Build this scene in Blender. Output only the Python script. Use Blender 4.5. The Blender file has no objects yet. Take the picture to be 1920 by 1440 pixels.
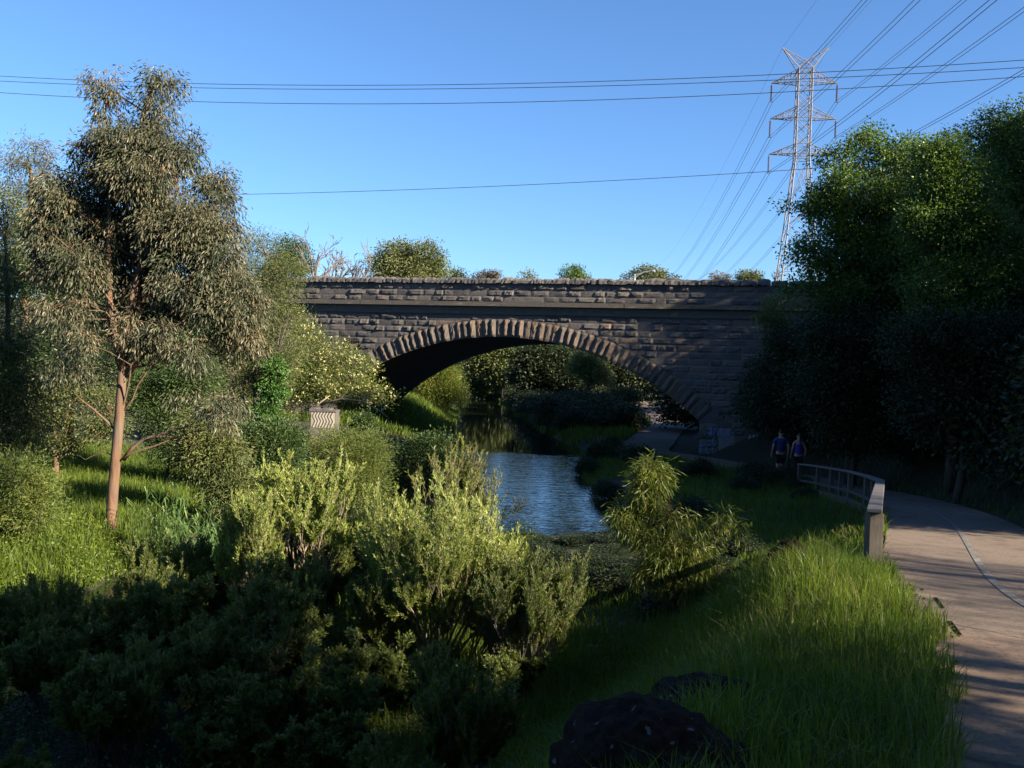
import bpy, math, random
import numpy as np
from mathutils import Vector, Matrix

# ------------------------------------------------------------------ camera, sky, sun
SC = bpy.context.scene
C = SC.collection
EYE = 6.0                                     # metres above the creek
PITCH = math.atan(27 / 1770.0); ROLL = math.radians(2.0); FP = 1770.0
fwd = Vector((0, math.cos(PITCH), -math.sin(PITCH)))
up0 = Vector((0, math.sin(PITCH), math.cos(PITCH))); r0 = Vector((1, 0, 0))
RT = r0 * math.cos(ROLL) + up0 * math.sin(ROLL)
UP = up0 * math.cos(ROLL) - r0 * math.sin(ROLL)
cam = bpy.data.objects.new("camera", bpy.data.cameras.new("camera")); C.objects.link(cam)
cam.data.sensor_width = 36; cam.data.lens = FP / 1920 * 36
cam.data.clip_start = 0.05; cam.data.clip_end = 6000
M = Matrix((RT, UP, -fwd)).transposed().to_4x4(); M.translation = (0, 0, EYE)
cam.matrix_world = M
SC.camera = cam
SUN_AZ = 62.0; SUN_EL = 25.0                   # azimuth to the right of straight behind the camera
sdir = Vector((math.sin(math.radians(SUN_AZ)) * math.cos(math.radians(SUN_EL)),
               -math.cos(math.radians(SUN_AZ)) * math.cos(math.radians(SUN_EL)), math.sin(math.radians(SUN_EL))))
sun = bpy.data.objects.new("sun", bpy.data.lights.new("sun", 'SUN')); C.objects.link(sun)
sun.data.energy = 5.0; sun.data.angle = math.radians(0.55); sun.data.color = (1.0, 0.86, 0.66)
sun.rotation_euler = sdir.to_track_quat('Z', 'Y').to_euler(); sun.location = (30, -20, 60)
W = bpy.data.worlds.new("World"); SC.world = W; W.use_nodes = True
nt = W.node_tree; nt.nodes.clear()
sky = nt.nodes.new('ShaderNodeTexSky'); sky.sky_type = 'NISHITA'; sky.sun_disc = False
sky.sun_elevation = math.radians(SUN_EL)
sky.sun_rotation = math.atan2(sdir.x, sdir.y)
sky.altitude = 50; sky.air_density = 1.0; sky.dust_density = 0.35; sky.ozone_density = 8.0
bg = nt.nodes.new('ShaderNodeBackground'); bg.inputs[1].default_value = 0.056
wo = nt.nodes.new('ShaderNodeOutputWorld')
nt.links.new(sky.outputs[0], bg.inputs[0]); nt.links.new(bg.outputs[0], wo.inputs[0])
vs = SC.view_settings; vs.view_transform = 'Standard'; vs.look = 'None'; vs.exposure = 2.0; vs.gamma = 1.0
SC.cycles.max_bounces = 5; SC.cycles.diffuse_bounces = 2; SC.cycles.glossy_bounces = 3
SC.cycles.transmission_bounces = 3; SC.cycles.transparent_max_bounces = 4
SC.cycles.use_denoising = True
SC.cycles.caustics_reflective = False; SC.cycles.caustics_refractive = False

def P(px, py, Y):                              # a photograph pixel seen at forward distance Y -> world point
    d = fwd + RT * ((px - 960) / FP) - UP * ((py - 720) / FP)
    return np.array(Vector((0, 0, EYE)) + d * (Y / d.y))

# ------------------------------------------------------------------ helpers
def tag(o, label=None, cat=None, group=None, kind=None):
    if label: o['label'] = label
    if cat: o['category'] = cat
    if group: o['group'] = group
    if kind: o['kind'] = kind
    return o

def empty(name, loc, label, cat, group=None):
    o = bpy.data.objects.new(name, None); C.objects.link(o); o.location = loc; o.empty_display_size = 0.2
    return tag(o, label, cat, group)

class MB:
    def __init__(s): s.v = []; s.q = []; s.t = []; s.r = []; s.n = 0; s.m = []; s.tm = []
    def add(s, v, q=None, t=None, rnd=0.5, mi=0):
        v = np.asarray(v, float).reshape(-1, 3)
        if q is not None and len(q):
            q = np.asarray(q, np.int64).reshape(-1, 4); s.q.append(q + s.n); s.m.append(np.full(len(q), mi))
        if t is not None and len(t):
            t = np.asarray(t, np.int64).reshape(-1, 3); s.t.append(t + s.n); s.tm.append(np.full(len(t), mi))
        s.v.append(v); s.r.append(np.broadcast_to(np.asarray(rnd, float), (len(v),)).copy()); s.n += len(v)
    def box(s, lo, hi, rnd=0.5, mi=0, fr=None):
        x0, y0, z0 = lo; x1, y1, z1 = hi
        v = np.array([(x, y, z) for z in (z0, z1) for y in (y0, y1) for x in (x0, x1)], float)
        if fr is not None: v = fr(v)
        s.add(v, [(0, 2, 3, 1), (4, 5, 7, 6), (0, 1, 5, 4), (2, 6, 7, 3), (0, 4, 6, 2), (1, 3, 7, 5)], rnd=rnd, mi=mi)
    def tube(s, pts, rad, sides=8, rnd=0.5, mi=0, cap=True):
        pts = np.asarray(pts, float); n = len(pts); rad = np.broadcast_to(np.asarray(rad, float), (n,))
        T = np.gradient(pts, axis=0); T /= np.linalg.norm(T, axis=1)[:, None] + 1e-9
        ref = np.array([0.13, 0.21, 1.0]) if abs(T[:, 2]).mean() < 0.8 else np.array([1.0, 0.1, 0])
        A = np.cross(T, ref); A /= np.linalg.norm(A, axis=1)[:, None]; B = np.cross(T, A)
        a = np.linspace(0, 2 * np.pi, sides, endpoint=False)
        v = pts[:, None] + rad[:, None, None] * (np.cos(a)[None, :, None] * A[:, None] + np.sin(a)[None, :, None] * B[:, None])
        i = np.arange(n - 1)[:, None] * sides; j = np.arange(sides)[None]; k = (j + 1) % sides
        q = np.stack([i + j, i + k, i + k + sides, i + j + sides], -1).reshape(-1, 4)
        t = []
        if cap:
            t = [(0, b + 1, b) for b in range(1, sides - 1)] + [((n - 1) * sides, (n - 1) * sides + b, (n - 1) * sides + b + 1) for b in range(1, sides - 1)]
        s.add(v.reshape(-1, 3), q, t, rnd=rnd, mi=mi)
    def prisms(s, A, B, ra, rb, sides=3, rnd=0.5, mi=0):       # many straight tapered twigs at once
        A = np.asarray(A, float).reshape(-1, 3); B = np.asarray(B, float).reshape(-1, 3); n = len(A)
        if n == 0: return
        T = B - A; T /= np.linalg.norm(T, axis=1)[:, None] + 1e-9
        ref = np.where(np.abs(T[:, 2:3]) < 0.8, np.array([[0, 0, 1.0]]), np.array([[1.0, 0, 0]]))
        X = np.cross(T, ref); X /= np.linalg.norm(X, axis=1)[:, None] + 1e-9; Y = np.cross(T, X)
        a = np.linspace(0, 2 * np.pi, sides, endpoint=False)
        ring = np.cos(a)[None, :, None] * X[:, None] + np.sin(a)[None, :, None] * Y[:, None]
        ra = np.broadcast_to(ra, (n,)); rb = np.broadcast_to(rb, (n,))
        v = np.concatenate([A[:, None] + ring * ra[:, None, None], B[:, None] + ring * rb[:, None, None]], 1).reshape(-1, 3)
        base = np.arange(n)[:, None] * 2 * sides; j = np.arange(sides)[None]; k = (j + 1) % sides
        q = np.stack([base + j, base + k, base + k + sides, base + j + sides], -1).reshape(-1, 4)
        s.add(v, q, rnd=np.repeat(np.broadcast_to(rnd, (n,)), 2 * sides), mi=mi)
    def leaves(s, B, D, L, Wd, rng, rnd=None, mi=0, up=None):
        B = np.asarray(B, float); n = len(B)
        D = D / (np.linalg.norm(D, axis=1)[:, None] + 1e-9)
        R = rng.normal(size=(n, 3)) if up is None else up + 0.5 * rng.normal(size=(n, 3))
        S = np.cross(D, R); S /= np.linalg.norm(S, axis=1)[:, None] + 1e-9; N = np.cross(S, D)
        L = np.broadcast_to(L, (n,))[:, None]; Wd = np.broadcast_to(Wd, (n,))[:, None]
        v = np.stack([B, B + D * L * .5 + S * Wd * .5 + N * L * .06, B + D * L, B + D * L * .5 - S * Wd * .5 + N * L * .06], 1).reshape(-1, 3)
        q = np.arange(4 * n).reshape(-1, 4)
        if rnd is None: rnd = rng.random(n)
        s.add(v, q, rnd=np.repeat(np.broadcast_to(rnd, (n,)), 4), mi=mi)
    def mesh(s, name, smooth=False):
        me = bpy.data.meshes.new(name)
        v = np.concatenate(s.v); q = np.concatenate(s.q) if s.q else np.zeros((0, 4), int); t = np.concatenate(s.t) if s.t else np.zeros((0, 3), int)
        me.vertices.add(len(v)); me.vertices.foreach_set("co", v.astype(np.float32).ravel())
        me.loops.add(q.size + t.size); me.loops.foreach_set("vertex_index", np.concatenate([q.ravel(), t.ravel()]).astype(np.int32))
        me.polygons.add(len(q) + len(t))
        st = np.concatenate([np.arange(len(q)) * 4, q.size + np.arange(len(t)) * 3]).astype(np.int32)
        me.polygons.foreach_set("loop_start", st)
        mi = np.concatenate([*s.m, *s.tm]) if (s.m or s.tm) else np.zeros(0)
        me.polygons.foreach_set("material_index", mi.astype(np.int32))
        me.polygons.foreach_set("use_smooth", np.full(len(q) + len(t), smooth))
        a = me.attributes.new("rnd", 'FLOAT', 'POINT'); a.data.foreach_set("value", np.concatenate(s.r).astype(np.float32))
        me.update(calc_edges=True)
        return me
    def build(s, name, mats, parent=None, smooth=False, origin=None):
        if origin is None and parent is not None: origin = parent.location
        if origin is not None: s.v = [v - np.array(origin) for v in s.v]
        me = s.mesh(name, smooth)
        for m in (mats if isinstance(mats, (list, tuple)) else [mats]): me.materials.append(m)
        o = bpy.data.objects.new(name, me); C.objects.link(o)
        if parent is not None: o.parent = parent
        elif origin is not None: o.location = origin
        return o

def mat(name): 
    m = bpy.data.materials.new(name); m.use_nodes = True; n = m.node_tree; n.nodes.clear()
    out = n.nodes.new('ShaderNodeOutputMaterial'); b = n.nodes.new('ShaderNodeBsdfPrincipled'); n.links.new(b.outputs[0], out.inputs[0])
    return m, n, b, out
def ramp(n, src, stops):
    r = n.nodes.new('ShaderNodeValToRGB'); n.links.new(src, r.inputs[0]); e = r.color_ramp.elements
    while len(e) < len(stops): e.new(0.5)
    for k, (p, c) in enumerate(stops): e[k].position = p; e[k].color = (*c, 1)
    return r.outputs[0]
def attr(n, name='rnd'):
    a = n.nodes.new('ShaderNodeAttribute'); a.attribute_name = name; return a.outputs['Fac']
def coord(n): return n.nodes.new('ShaderNodeTexCoord').outputs['Object']
def noise(n, scale, detail=4, vec=None, rough=.55, out='Fac'):
    t = n.nodes.new('ShaderNodeTexNoise'); t.inputs['Scale'].default_value = scale; t.inputs['Detail'].default_value = detail
    t.inputs['Roughness'].default_value = rough; n.links.new(vec if vec is not None else coord(n), t.inputs['Vector']); return t.outputs[out]
def mixc(n, f, a, b, mode='MIX'):
    m = n.nodes.new('ShaderNodeMix'); m.data_type = 'RGBA'; m.blend_type = mode
    for k, x in ((0, f), (6, a), (7, b)):
        if isinstance(x, bpy.types.NodeSocket): n.links.new(x, m.inputs[k])
        elif k == 0: m.inputs[0].default_value = x
        else: m.inputs[k].default_value = (*x, 1)
    return m.outputs[2]
def bump(n, b, h, strength=.5, dist=.02):
    u = n.nodes.new('ShaderNodeBump'); u.inputs['Strength'].default_value = strength; u.inputs['Distance'].default_value = dist
    n.links.new(h, u.inputs['Height']); n.links.new(u.outputs[0], b.inputs['Normal'])
def leafmat(name, stops, trans=.3, rough=.5):
    m, n, b, out = mat(name)
    col = ramp(n, attr(n), [(p, tuple(.88 * q for q in c)) for p, c in stops])
    v = noise(n, .9, 2); col = mixc(n, 1.0, col, ramp(n, v, [(.3, (.72, .78, .72)), (.7, (1.2, 1.15, 1.0))]), 'MULTIPLY')
    n.links.new(col, b.inputs['Base Color']); b.inputs['Roughness'].default_value = rough; b.inputs['Specular IOR Level'].default_value = .3
    t = n.nodes.new('ShaderNodeBsdfTranslucent'); n.links.new(mixc(n, 1.0, col, (1.5, 1.6, .8), 'MULTIPLY'), t.inputs[0])
    mx = n.nodes.new('ShaderNodeMixShader'); mx.inputs[0].default_value = trans
    n.links.new(b.outputs[0], mx.inputs[1]); n.links.new(t.outputs[0], mx.inputs[2]); n.links.new(mx.outputs[0], out.inputs[0])
    return m
def plain(name, c, rough=.7, var=.25, scale=8, metal=0):
    m, n, b, out = mat(name)
    f = noise(n, scale, 5)
    n.links.new(mixc(n, f, tuple(x * .75 * (1 - var) for x in c), tuple(x * .75 * (1 + var) for x in c)), b.inputs['Base Color'])
    b.inputs['Roughness'].default_value = rough; b.inputs['Metallic'].default_value = metal
    bump(n, b, f, .3, .01); return m
def bark(name, c1, c2, c3, sc=3):
    m, n, b, out = mat(name); co = coord(n)
    mp = n.nodes.new('ShaderNodeMapping'); mp.inputs['Scale'].default_value = (4, 4, .7); n.links.new(co, mp.inputs[0])
    f = noise(n, sc, 6, mp.outputs[0], .65); g = noise(n, 1.1, 3, co)
    col = mixc(n, ramp(n, f, [(.35, (0, 0, 0)), (.65, (1, 1, 1))]), c1, c2)
    col = mixc(n, ramp(n, g, [(.45, (0, 0, 0)), (.6, (1, 1, 1))]), col, c3)
    n.links.new(col, b.inputs['Base Color']); b.inputs['Roughness'].default_value = .85; bump(n, b, f, .8, .02); return m

G = {}
G['gum'] = leafmat('gum_leaf', [(0, (.026, .036, .022)), (.4, (.062, .076, .044)), (.7, (.118, .112, .074)), (.9, (.17, .125, .085)), (1, (.22, .14, .095))], .12, .45)
G['wattle'] = leafmat('wattle_leaf', [(0, (0.041, 0.068, 0.020)), (.6, (0.115, 0.135, 0.047)), (.93, (0.162, 0.162, 0.061)), (1, (0.297, 0.135, 0.054))], .2)
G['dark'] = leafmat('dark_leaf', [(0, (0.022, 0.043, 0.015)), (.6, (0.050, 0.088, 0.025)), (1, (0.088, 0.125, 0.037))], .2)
G['elm'] = leafmat('broad_leaf', [(0, (0.039, 0.072, 0.018)), (.6, (0.085, 0.143, 0.031)), (1, (0.156, 0.221, 0.052))], .32, .42)
G['olive'] = leafmat('olive_leaf', [(0, (0.086, 0.133, 0.032)), (.5, (0.229, 0.281, 0.070)), (1, (0.386, 0.422, 0.127))], .28, .4)
G['fine'] = leafmat('fine_leaf', [(0, (0.050, 0.088, 0.022)), (.6, (0.119, 0.156, 0.037)), (1, (0.213, 0.200, 0.062))], .25)
G['ivy'] = leafmat('ivy_leaf', [(0, (.03, .07, .014)), (1, (.07, .16, .03))], .2)
G['grass'] = leafmat('grass_blade', [(0, (.045, .075, .012)), (.6, (.12, .175, .025)), (.9, (.20, .24, .05)), (1, (.34, .28, .13))], .42)
G['acacia'] = leafmat('acacia_leaf', [(0, (0.057, 0.092, 0.017)), (.7, (0.161, 0.196, 0.040)), (.9, (0.253, 0.230, 0.057)), (1, (0.322, 0.138, 0.046))], .3, .4)
G['rust'] = leafmat('rusty_leaf', [(0, (.09, .07, .03)), (1, (.2, .13, .07))], .2)
G['flower'] = leafmat('cream_flower', [(0, (.5, .48, .24)), (1, (.75, .72, .45))], .2)
G['thicket'] = leafmat('shade_toned_leaf', [(0, (.012, .020, .008)), (.6, (.024, .038, .013)), (1, (.04, .058, .02))], .2)  # leaf colour darkened to stand in for deep shade under the trees
G['far'] = leafmat('distant_leaf', [(0, (.06, .08, .03)), (.5, (.12, .14, .055)), (1, (.19, .19, .08))], .15)
G['reed'] = leafmat('reed_blade', [(0, (0.066, 0.121, 0.040)), (.8, (0.132, 0.220, 0.070)), (1, (0.275, 0.275, 0.120))], .3)
B_gum = bark('gum_bark', (.075, .040, .023), (.155, .084, .046), (.10, .073, .053))
B_pale = bark('pale_twig_bark', (0.1500, 0.1200, 0.0825), (0.2700, 0.2175, 0.1500), (0.2250, 0.1650, 0.1125))
B_dark = bark('dark_bark', (0.0338, 0.0263, 0.0210), (0.0675, 0.0525, 0.0413), (0.0450, 0.0375, 0.0300))
B_grey = bark('grey_twig_bark', (0.0900, 0.0750, 0.0675), (0.1650, 0.1350, 0.1200), (0.1275, 0.1125, 0.0975))

def sm(a, b, x):
    t = np.clip((x - a) / (b - a), 0, 1); return t * t * (3 - 2 * t)

# ------------------------------------------------------------------ terrain
BX, BY, BC, BS = -0.51, 45.0, math.cos(math.radians(16.05)), math.sin(math.radians(16.05))
def uw(x, y): dx = x - BX; dy = y - BY; return dx * BC - dy * BS, dx * BS + dy * BC
def bw(v):                                        # bridge frame (u along, w into the barrel, z) -> world
    v = np.asarray(v, float); return np.stack([BX + v[..., 0] * BC + v[..., 1] * BS, BY - v[..., 0] * BS + v[..., 1] * BC, v[..., 2]], -1)
WL = 2.0                                       # water level
CREEK = [(-60, -24, 3), (-30, -8, 2), (-14, 2.5, 1.5), (-8, 9, 1.5), (-5.4, 15, 1.5), (-4.6, 20, 2.2), (-1.7, 26.0, 5.6), (-1.3, 34, 4.0), (-.9, 40, 3.7), (-.3, 46, 3.9),
         (-.3, 54, 3.2), (-.6, 66, 2.8), (-2.2, 90, 2.6), (-4, 115, 2.6), (-9, 150, 2.6), (-22, 230, 3)]
PATHL = [(-12, -30), (-2.4, -6), (.2, 0), (2.2, 4.65), (3.47, 7.65), (4.55, 11.4), (7.75, 19.3), (9.1, 24.5), (9.25, 29), (8.4, 34), (6.8, 39), (5.0, 43.5), (6.2, 50), (8.0, 58),
         (9.6, 65), (10.3, 84), (10.4, 112), (4, 150), (-20, 190)]
def zpath(y): return np.interp(y, [-30, 0, 22, 29, 34, 45, 57, 65, 86, 118, 200], [4.4, 4.4, 3.04, 2.64, 2.5, 2.42, 2.5, 2.7, 3.1, 4.0, 5.0])
def seg_dist(x, y, poly):
    best = np.full(x.shape, 1e9); hw = np.zeros(x.shape); side = np.ones(x.shape); yy = np.zeros(x.shape)
    for a, b in zip(poly[:-1], poly[1:]):
        ax, ay = a[:2]; dx, dy = b[0] - ax, b[1] - ay; t = np.clip(((x - ax) * dx + (y - ay) * dy) / (dx * dx + dy * dy), 0, 1)
        qx, qy = ax + t * dx, ay + t * dy; d = np.hypot(x - qx, y - qy); m = d < best
        best[m] = d[m]; yy[m] = qy[m]
        side[m] = np.sign((x - ax) * dy - (y - ay) * dx)[m]          # + = right of the line
        if len(a) > 2: hw[m] = (a[2] + t * (b[2] - a[2]))[m]
    return best, side, yy, hw
def vnoise(x, y, s, seed=0):
    x = x / s; y = y / s; xi = np.floor(x).astype(int); yi = np.floor(y).astype(int); fx = x - xi; fy = y - yi
    def h(a, b): 
        k = (a * 374761393 + b * 668265263 + seed * 1442695) & 0xffffffff
        k = ((k ^ (k >> 13)) * 1274126177) & 0xffffffff; return ((k ^ (k >> 16)) & 0xffff) / 65535.0
    fx = fx * fx * (3 - 2 * fx); fy = fy * fy * (3 - 2 * fy)
    return (h(xi, yi) * (1 - fx) + h(xi + 1, yi) * fx) * (1 - fy) + (h(xi, yi + 1) * (1 - fx) + h(xi + 1, yi + 1) * fx) * fy
PW = 2.5
def height(x, y, raw=False):
    x = np.asarray(x, float); y = np.asarray(y, float); shp = np.broadcast(x, y).shape
    x = np.broadcast_to(x, shp).ravel().copy(); y = np.broadcast_to(y, shp).ravel().copy()
    dc, sd, cy, hw = seg_dist(x, y, CREEK); dc = dc - hw
    dp, sp, py, _ = seg_dist(x, y, PATHL); zp = zpath(py)
    inside = WL - np.minimum(.9, -.5 * dc)
    low = WL + .28 * sm(0, 1.0, dc) + .045 * np.clip(dc, 0, 30)
    bankz = zp - .70 * np.clip(dp - (1.15 - 1.1 * sm(13, 15.5, y) * (1 - sm(30, 33, y))), 0, None)
    kk_ = .25; mxs = np.where(np.abs(low - bankz) < kk_, (low + bankz) / 2 + (low - bankz) ** 2 / (4 * kk_) + kk_ / 4, np.maximum(low, bankz))
    right = np.where(sp > 0, zp, np.minimum(mxs, np.where(dc < 1, WL + (mxs - WL) * sm(0, 1, dc), mxs)))
    dr = np.where(sp > 0, dp - PW, -1)
    g = .12 + .88 * sm(13, 24, y)
    emb = np.minimum(6.5, .62 * np.clip(dr - .7, 0, None)) * g * (1 - .8 * sm(56, 75, y))
    right = right + emb
    lf = WL + .45 * sm(0, 1.6, dc) + .06 * np.clip(dc - 1.5, 0, 40)
    lfar = WL + 1.9 * sm(0, 4.0, dc) + .03 * np.clip(dc - 5, 0, 60)
    k = sm(44, 54, y); left = lf * (1 - k) + lfar * k
    h = np.where(dc < 0, inside, np.where(sd > 0, right, left))
    u, w = uw(x, y)
    fill = 9.0 - np.clip(np.maximum(-w - 0.2, w - 10.2), 0, None) / 1.35
    f = np.where(u > 0, sm(14, 18, u), sm(-12, -16, u) if False else sm(12.5, 16.5, -u))
    h = np.maximum(h, np.where(f > 0, h * (1 - f) + np.maximum(fill, h) * f, h))
    nz = (vnoise(x, y, 2.3, 1) - .5) * .22 + (vnoise(x, y, .7, 2) - .5) * .09
    onp = np.where((sp > -.0) & (dr < .3), 0.0, np.clip(np.where(sp > 0, dr - .3, dp), 0, 1)); onp = np.where((sp > 0) & (dr < .3), 0, onp)
    h = h + nz * np.clip(onp, 0, 1) * np.where(dc < 0, .3, 1)
    h = h - np.where((sp > 0) & (dr < 0) & (dp > .12), .06, 0)
    # a low grassy hump beside the path in front of the fence
    h = h + .30 * np.exp(-(((x - 3.2) / 1.1) ** 2 + ((y - 9.4) / 1.5) ** 2)) * np.clip(-(sp * dp) / .8, 0, 1)
    far = sm(170, 300, np.hypot(x, y)); h = h * (1 - far) + 6.0 * far
    return h.reshape(shp)
def hz(x, y): return float(height(np.array([x]), np.array([y]))[0])

def graded(lo, hi, d, outlo, outhi, gr=1.22):
    a = list(np.arange(lo, hi + d / 2, d)); st = d
    while a[-1] < outhi: st *= gr; a.append(a[-1] + st)
    st = d
    while a[0] > outlo: st *= gr; a.insert(0, a[0] - st)
    return np.array(a)
gx = graded(-26, 26, .36, -2500, 2500); gy = graded(-6, 72, .36, -2500, 3500)
XX, YY = np.meshgrid(gx, gy); ZZ = height(XX, YY)
tb = MB(); nx, ny = len(gx), len(gy)
i = np.arange(ny - 1)[:, None] * nx + np.arange(nx - 1)[None]
tb.add(np.stack([XX, YY, ZZ], -1).reshape(-1, 3), np.stack([i, i + 1, i + nx + 1, i + nx], -1).reshape(-1, 4))
m_ground, n, b, out = mat('bank_soil')
f = noise(n, .8, 6); g2 = noise(n, 14, 5)
col = mixc(n, ramp(n, f, [(.4, (0, 0, 0)), (.62, (1, 1, 1))]), (0.0108, 0.0156, 0.0060), (0.0270, 0.0216, 0.0132))
col = mixc(n, ramp(n, g2, [(.5, (0, 0, 0)), (.75, (1, 1, 1))]), col, (0.0180, 0.0300, 0.0084))
n.links.new(col, b.inputs['Base Color']); b.inputs['Roughness'].default_value = .95; bump(n, b, g2, 1, .05)
tag(tb.build('ground', m_ground, smooth=True), kind='structure')

# water
m_water, n, b, out = mat('creek_water')
b.inputs['Base Color'].default_value = (.012, .015, .009, 1); b.inputs['Roughness'].default_value = .04; b.inputs['IOR'].default_value = 2.8; b.inputs['Specular Tint'].default_value = (.82, .92, 1.0, 1)
co = coord(n); sx = n.nodes.new('ShaderNodeSeparateXYZ'); n.links.new(co, sx.inputs[0])
mp = n.nodes.new('ShaderNodeMapping'); mp.inputs['Scale'].default_value = (.35, 1.5, 1); n.links.new(co, mp.inputs[0])
big = noise(n, 2.6, 3, mp.outputs[0], .6); small = noise(n, 1.1, 2, mp.outputs[0], .4)
edge = noise(n, .5, 3, co)
def math_(n, op, a, b_=None):
    k = n.nodes.new('ShaderNodeMath'); k.operation = op
    for i_, x_ in enumerate((a, b_)):
        if x_ is None: continue
        if isinstance(x_, bpy.types.NodeSocket): n.links.new(x_, k.inputs[i_])
        else: k.inputs[i_].default_value = x_
    return k.outputs[0]
yy = math_(n, 'ADD', sx.outputs[1], math_(n, 'MULTIPLY', edge, 4.0))
mr = n.nodes.new('ShaderNodeMapRange'); n.links.new(yy, mr.inputs[0]); mr.inputs[1].default_value = 47.6; mr.inputs[2].default_value = 46.6; mr.inputs[3].default_value = .03; mr.inputs[4].default_value = 1.0
hgt = math_(n, 'MULTIPLY', big, mr.outputs[0])
bp = n.nodes.new('ShaderNodeBump'); bp.inputs['Strength'].default_value = 1.0; bp.inputs['Distance'].default_value = .017
n.links.new(hgt, bp.inputs['Height']); n.links.new(bp.outputs[0], b.inputs['Normal'])
wb = MB(); wb.add([(-70, -35, WL), (60, -35, WL), (60, 240, WL), (-70, 240, WL)], [(0, 1, 2, 3)])
tag(wb.build('water', m_water), kind='structure')

# path
def offset(poly, d):
    p = np.array([q[:2] for q in poly], float); T = np.gradient(p, axis=0); T /= np.linalg.norm(T, axis=1)[:, None]
    return p + np.stack([T[:, 1], -T[:, 0]], -1) * d
def resample(poly, step):
    p = np.array([q[:2] for q in poly], float)
    # catmull-rom through the points
    out_ = []
    for k in range(len(p) - 1):
        a, b_, c, d = p[max(k - 1, 0)], p[k], p[k + 1], p[min(k + 2, len(p) - 1)]
        m_ = max(2, int(np.linalg.norm(c - b_) / step))
        for t in np.linspace(0, 1, m_, endpoint=False):
            out_.append(.5 * ((2 * b_) + (c - a) * t + (2 * a - 5 * b_ + 4 * c - d) * t * t + (3 * b_ - a - 3 * c + d) * t ** 3))
    out_.append(p[-1]); return np.array(out_)
PL = resample(PATHL[1:], .5)
def ribbon(mb, pl, d0, d1, lift, nacross=6, rnd=.5, thick=0):
    cols = [offset(pl, d) for d in np.linspace(d0, d1, nacross)]
    n_ = len(pl); v = []
    for c_ in cols: v.append(np.column_stack([c_, zpath(pl[:, 1]) + lift]))
    if thick: 
        a = v[0].copy(); a[:, 2] -= thick; z_ = v[-1].copy(); z_[:, 2] -= thick; v = [a] + v + [z_]
    k = len(v); v = np.stack(v, 1).reshape(-1, 3)
    i = np.arange(n_ - 1)[:, None] * k + np.arange(k - 1)[None]
    mb.add(v, np.stack([i, i + 1, i + k + 1, i + k], -1).reshape(-1, 4), rnd=rnd)
m_path, n, b, out = mat('path_concrete')
co = coord(n); a1 = noise(n, .9, 5, co); a2 = noise(n, 22, 6, co, .7); sx = n.nodes.new('ShaderNodeSeparateXYZ'); n.links.new(co, sx.inputs[0])
old = n.nodes.new('ShaderNodeMapRange'); n.links.new(sx.outputs[1], old.inputs[0]); old.inputs[1].default_value = 7.5; old.inputs[2].default_value = 8.1
col = mixc(n, a1, (0.1260, 0.0823, 0.0554), (0.2058, 0.1386, 0.0941)); col2 = mixc(n, a1, (0.1008, 0.0739, 0.0554), (0.1638, 0.1218, 0.0907))
col = mixc(n, old.outputs[0], col, col2)
col = mixc(n, ramp(n, a2, [(.35, (1, 1, 1)), (.5, (0, 0, 0))]), col, (0.0726, 0.0544, 0.0423))
a3 = noise(n, 2.3, 6, co, .7); col = mixc(n, ramp(n, a3, [(.52, (0, 0, 0)), (.66, (1, 1, 1))]), col, (0.0714, 0.0521, 0.0403))
vo_ = n.nodes.new('ShaderNodeTexVoronoi'); vo_.feature = 'DISTANCE_TO_EDGE'; vo_.inputs['Scale'].default_value = .28; n.links.new(mixc(n, .25, co, noise(n, 1.5, 4, co, .6, 'Color')), vo_.inputs['Vector']); col = mixc(n, ramp(n, vo_.outputs['Distance'], [(.0, (1, 1, 1)), (.006, (0, 0, 0))]), col, (0.0252, 0.0185, 0.0151))
n.links.new(col, b.inputs['Base Color']); b.inputs['Roughness'].default_value = .9; bump(n, b, a2, .5, .01)
pb = MB(); ribbon(pb, PL, 0, PW, .035, 8, thick=.2); tag(pb.build('path', m_path), kind='structure')
m_line, n, b, out = mat('worn_white_paint'); a2 = noise(n, 9, 5)
n.links.new(mixc(n, ramp(n, a2, [(.42, (0, 0, 0)), (.6, (1, 1, 1))]), (0.2016, 0.1974, 0.1890), (0.1050, 0.0882, 0.0714)), b.inputs['Base Color'])
sub = PL[(PL[:, 1] > 9.0) & (PL[:, 1] < 40)]
lb = MB(); ribbon(lb, sub, 1.17, 1.26, .041, 2)
tag(lb.build('path_line', m_line), kind='structure')
def pathz(x_, y_): return float(zpath(seg_dist(np.array([x_]), np.array([y_]), [tuple(t) for t in PL[::3]])[2])[0])
m_tar = plain('dark_joint_filler', (.006, .005, .005), 1.0); m_tar.node_tree.nodes['Principled BSDF'].inputs['Specular IOR Level'].default_value = .05
jb = MB()
for (p0, p1, w_) in [((1754, 1120), (1768, 1140), .018), ((1780, 1164), (1799, 1190), .022)]:
    a = P(*p0, 9.6 if p0[1] < 1150 else 8.5)
    def onp_(px, py):
        lo_, hi_ = 3., 30.
        for _ in range(40):
            mdl = (lo_ + hi_) / 2; q = P(px, py, mdl)
            if q[2] > pathz(q[0], q[1]) + .04: lo_ = mdl
            else: hi_ = mdl
        return P(px, py, lo_)
    a = onp_(*p0); b_ = onp_(*p1); d = b_ - a; pr = np.array([-d[1], d[0], 0]); pr = pr / np.linalg.norm(pr) * w_
    for q in (a, b_): q[2] = pathz(q[0], q[1]) + .040
    jb.add([a + pr, a - pr, b_ - pr, b_ + pr], [(0, 1, 2, 3)])
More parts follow.
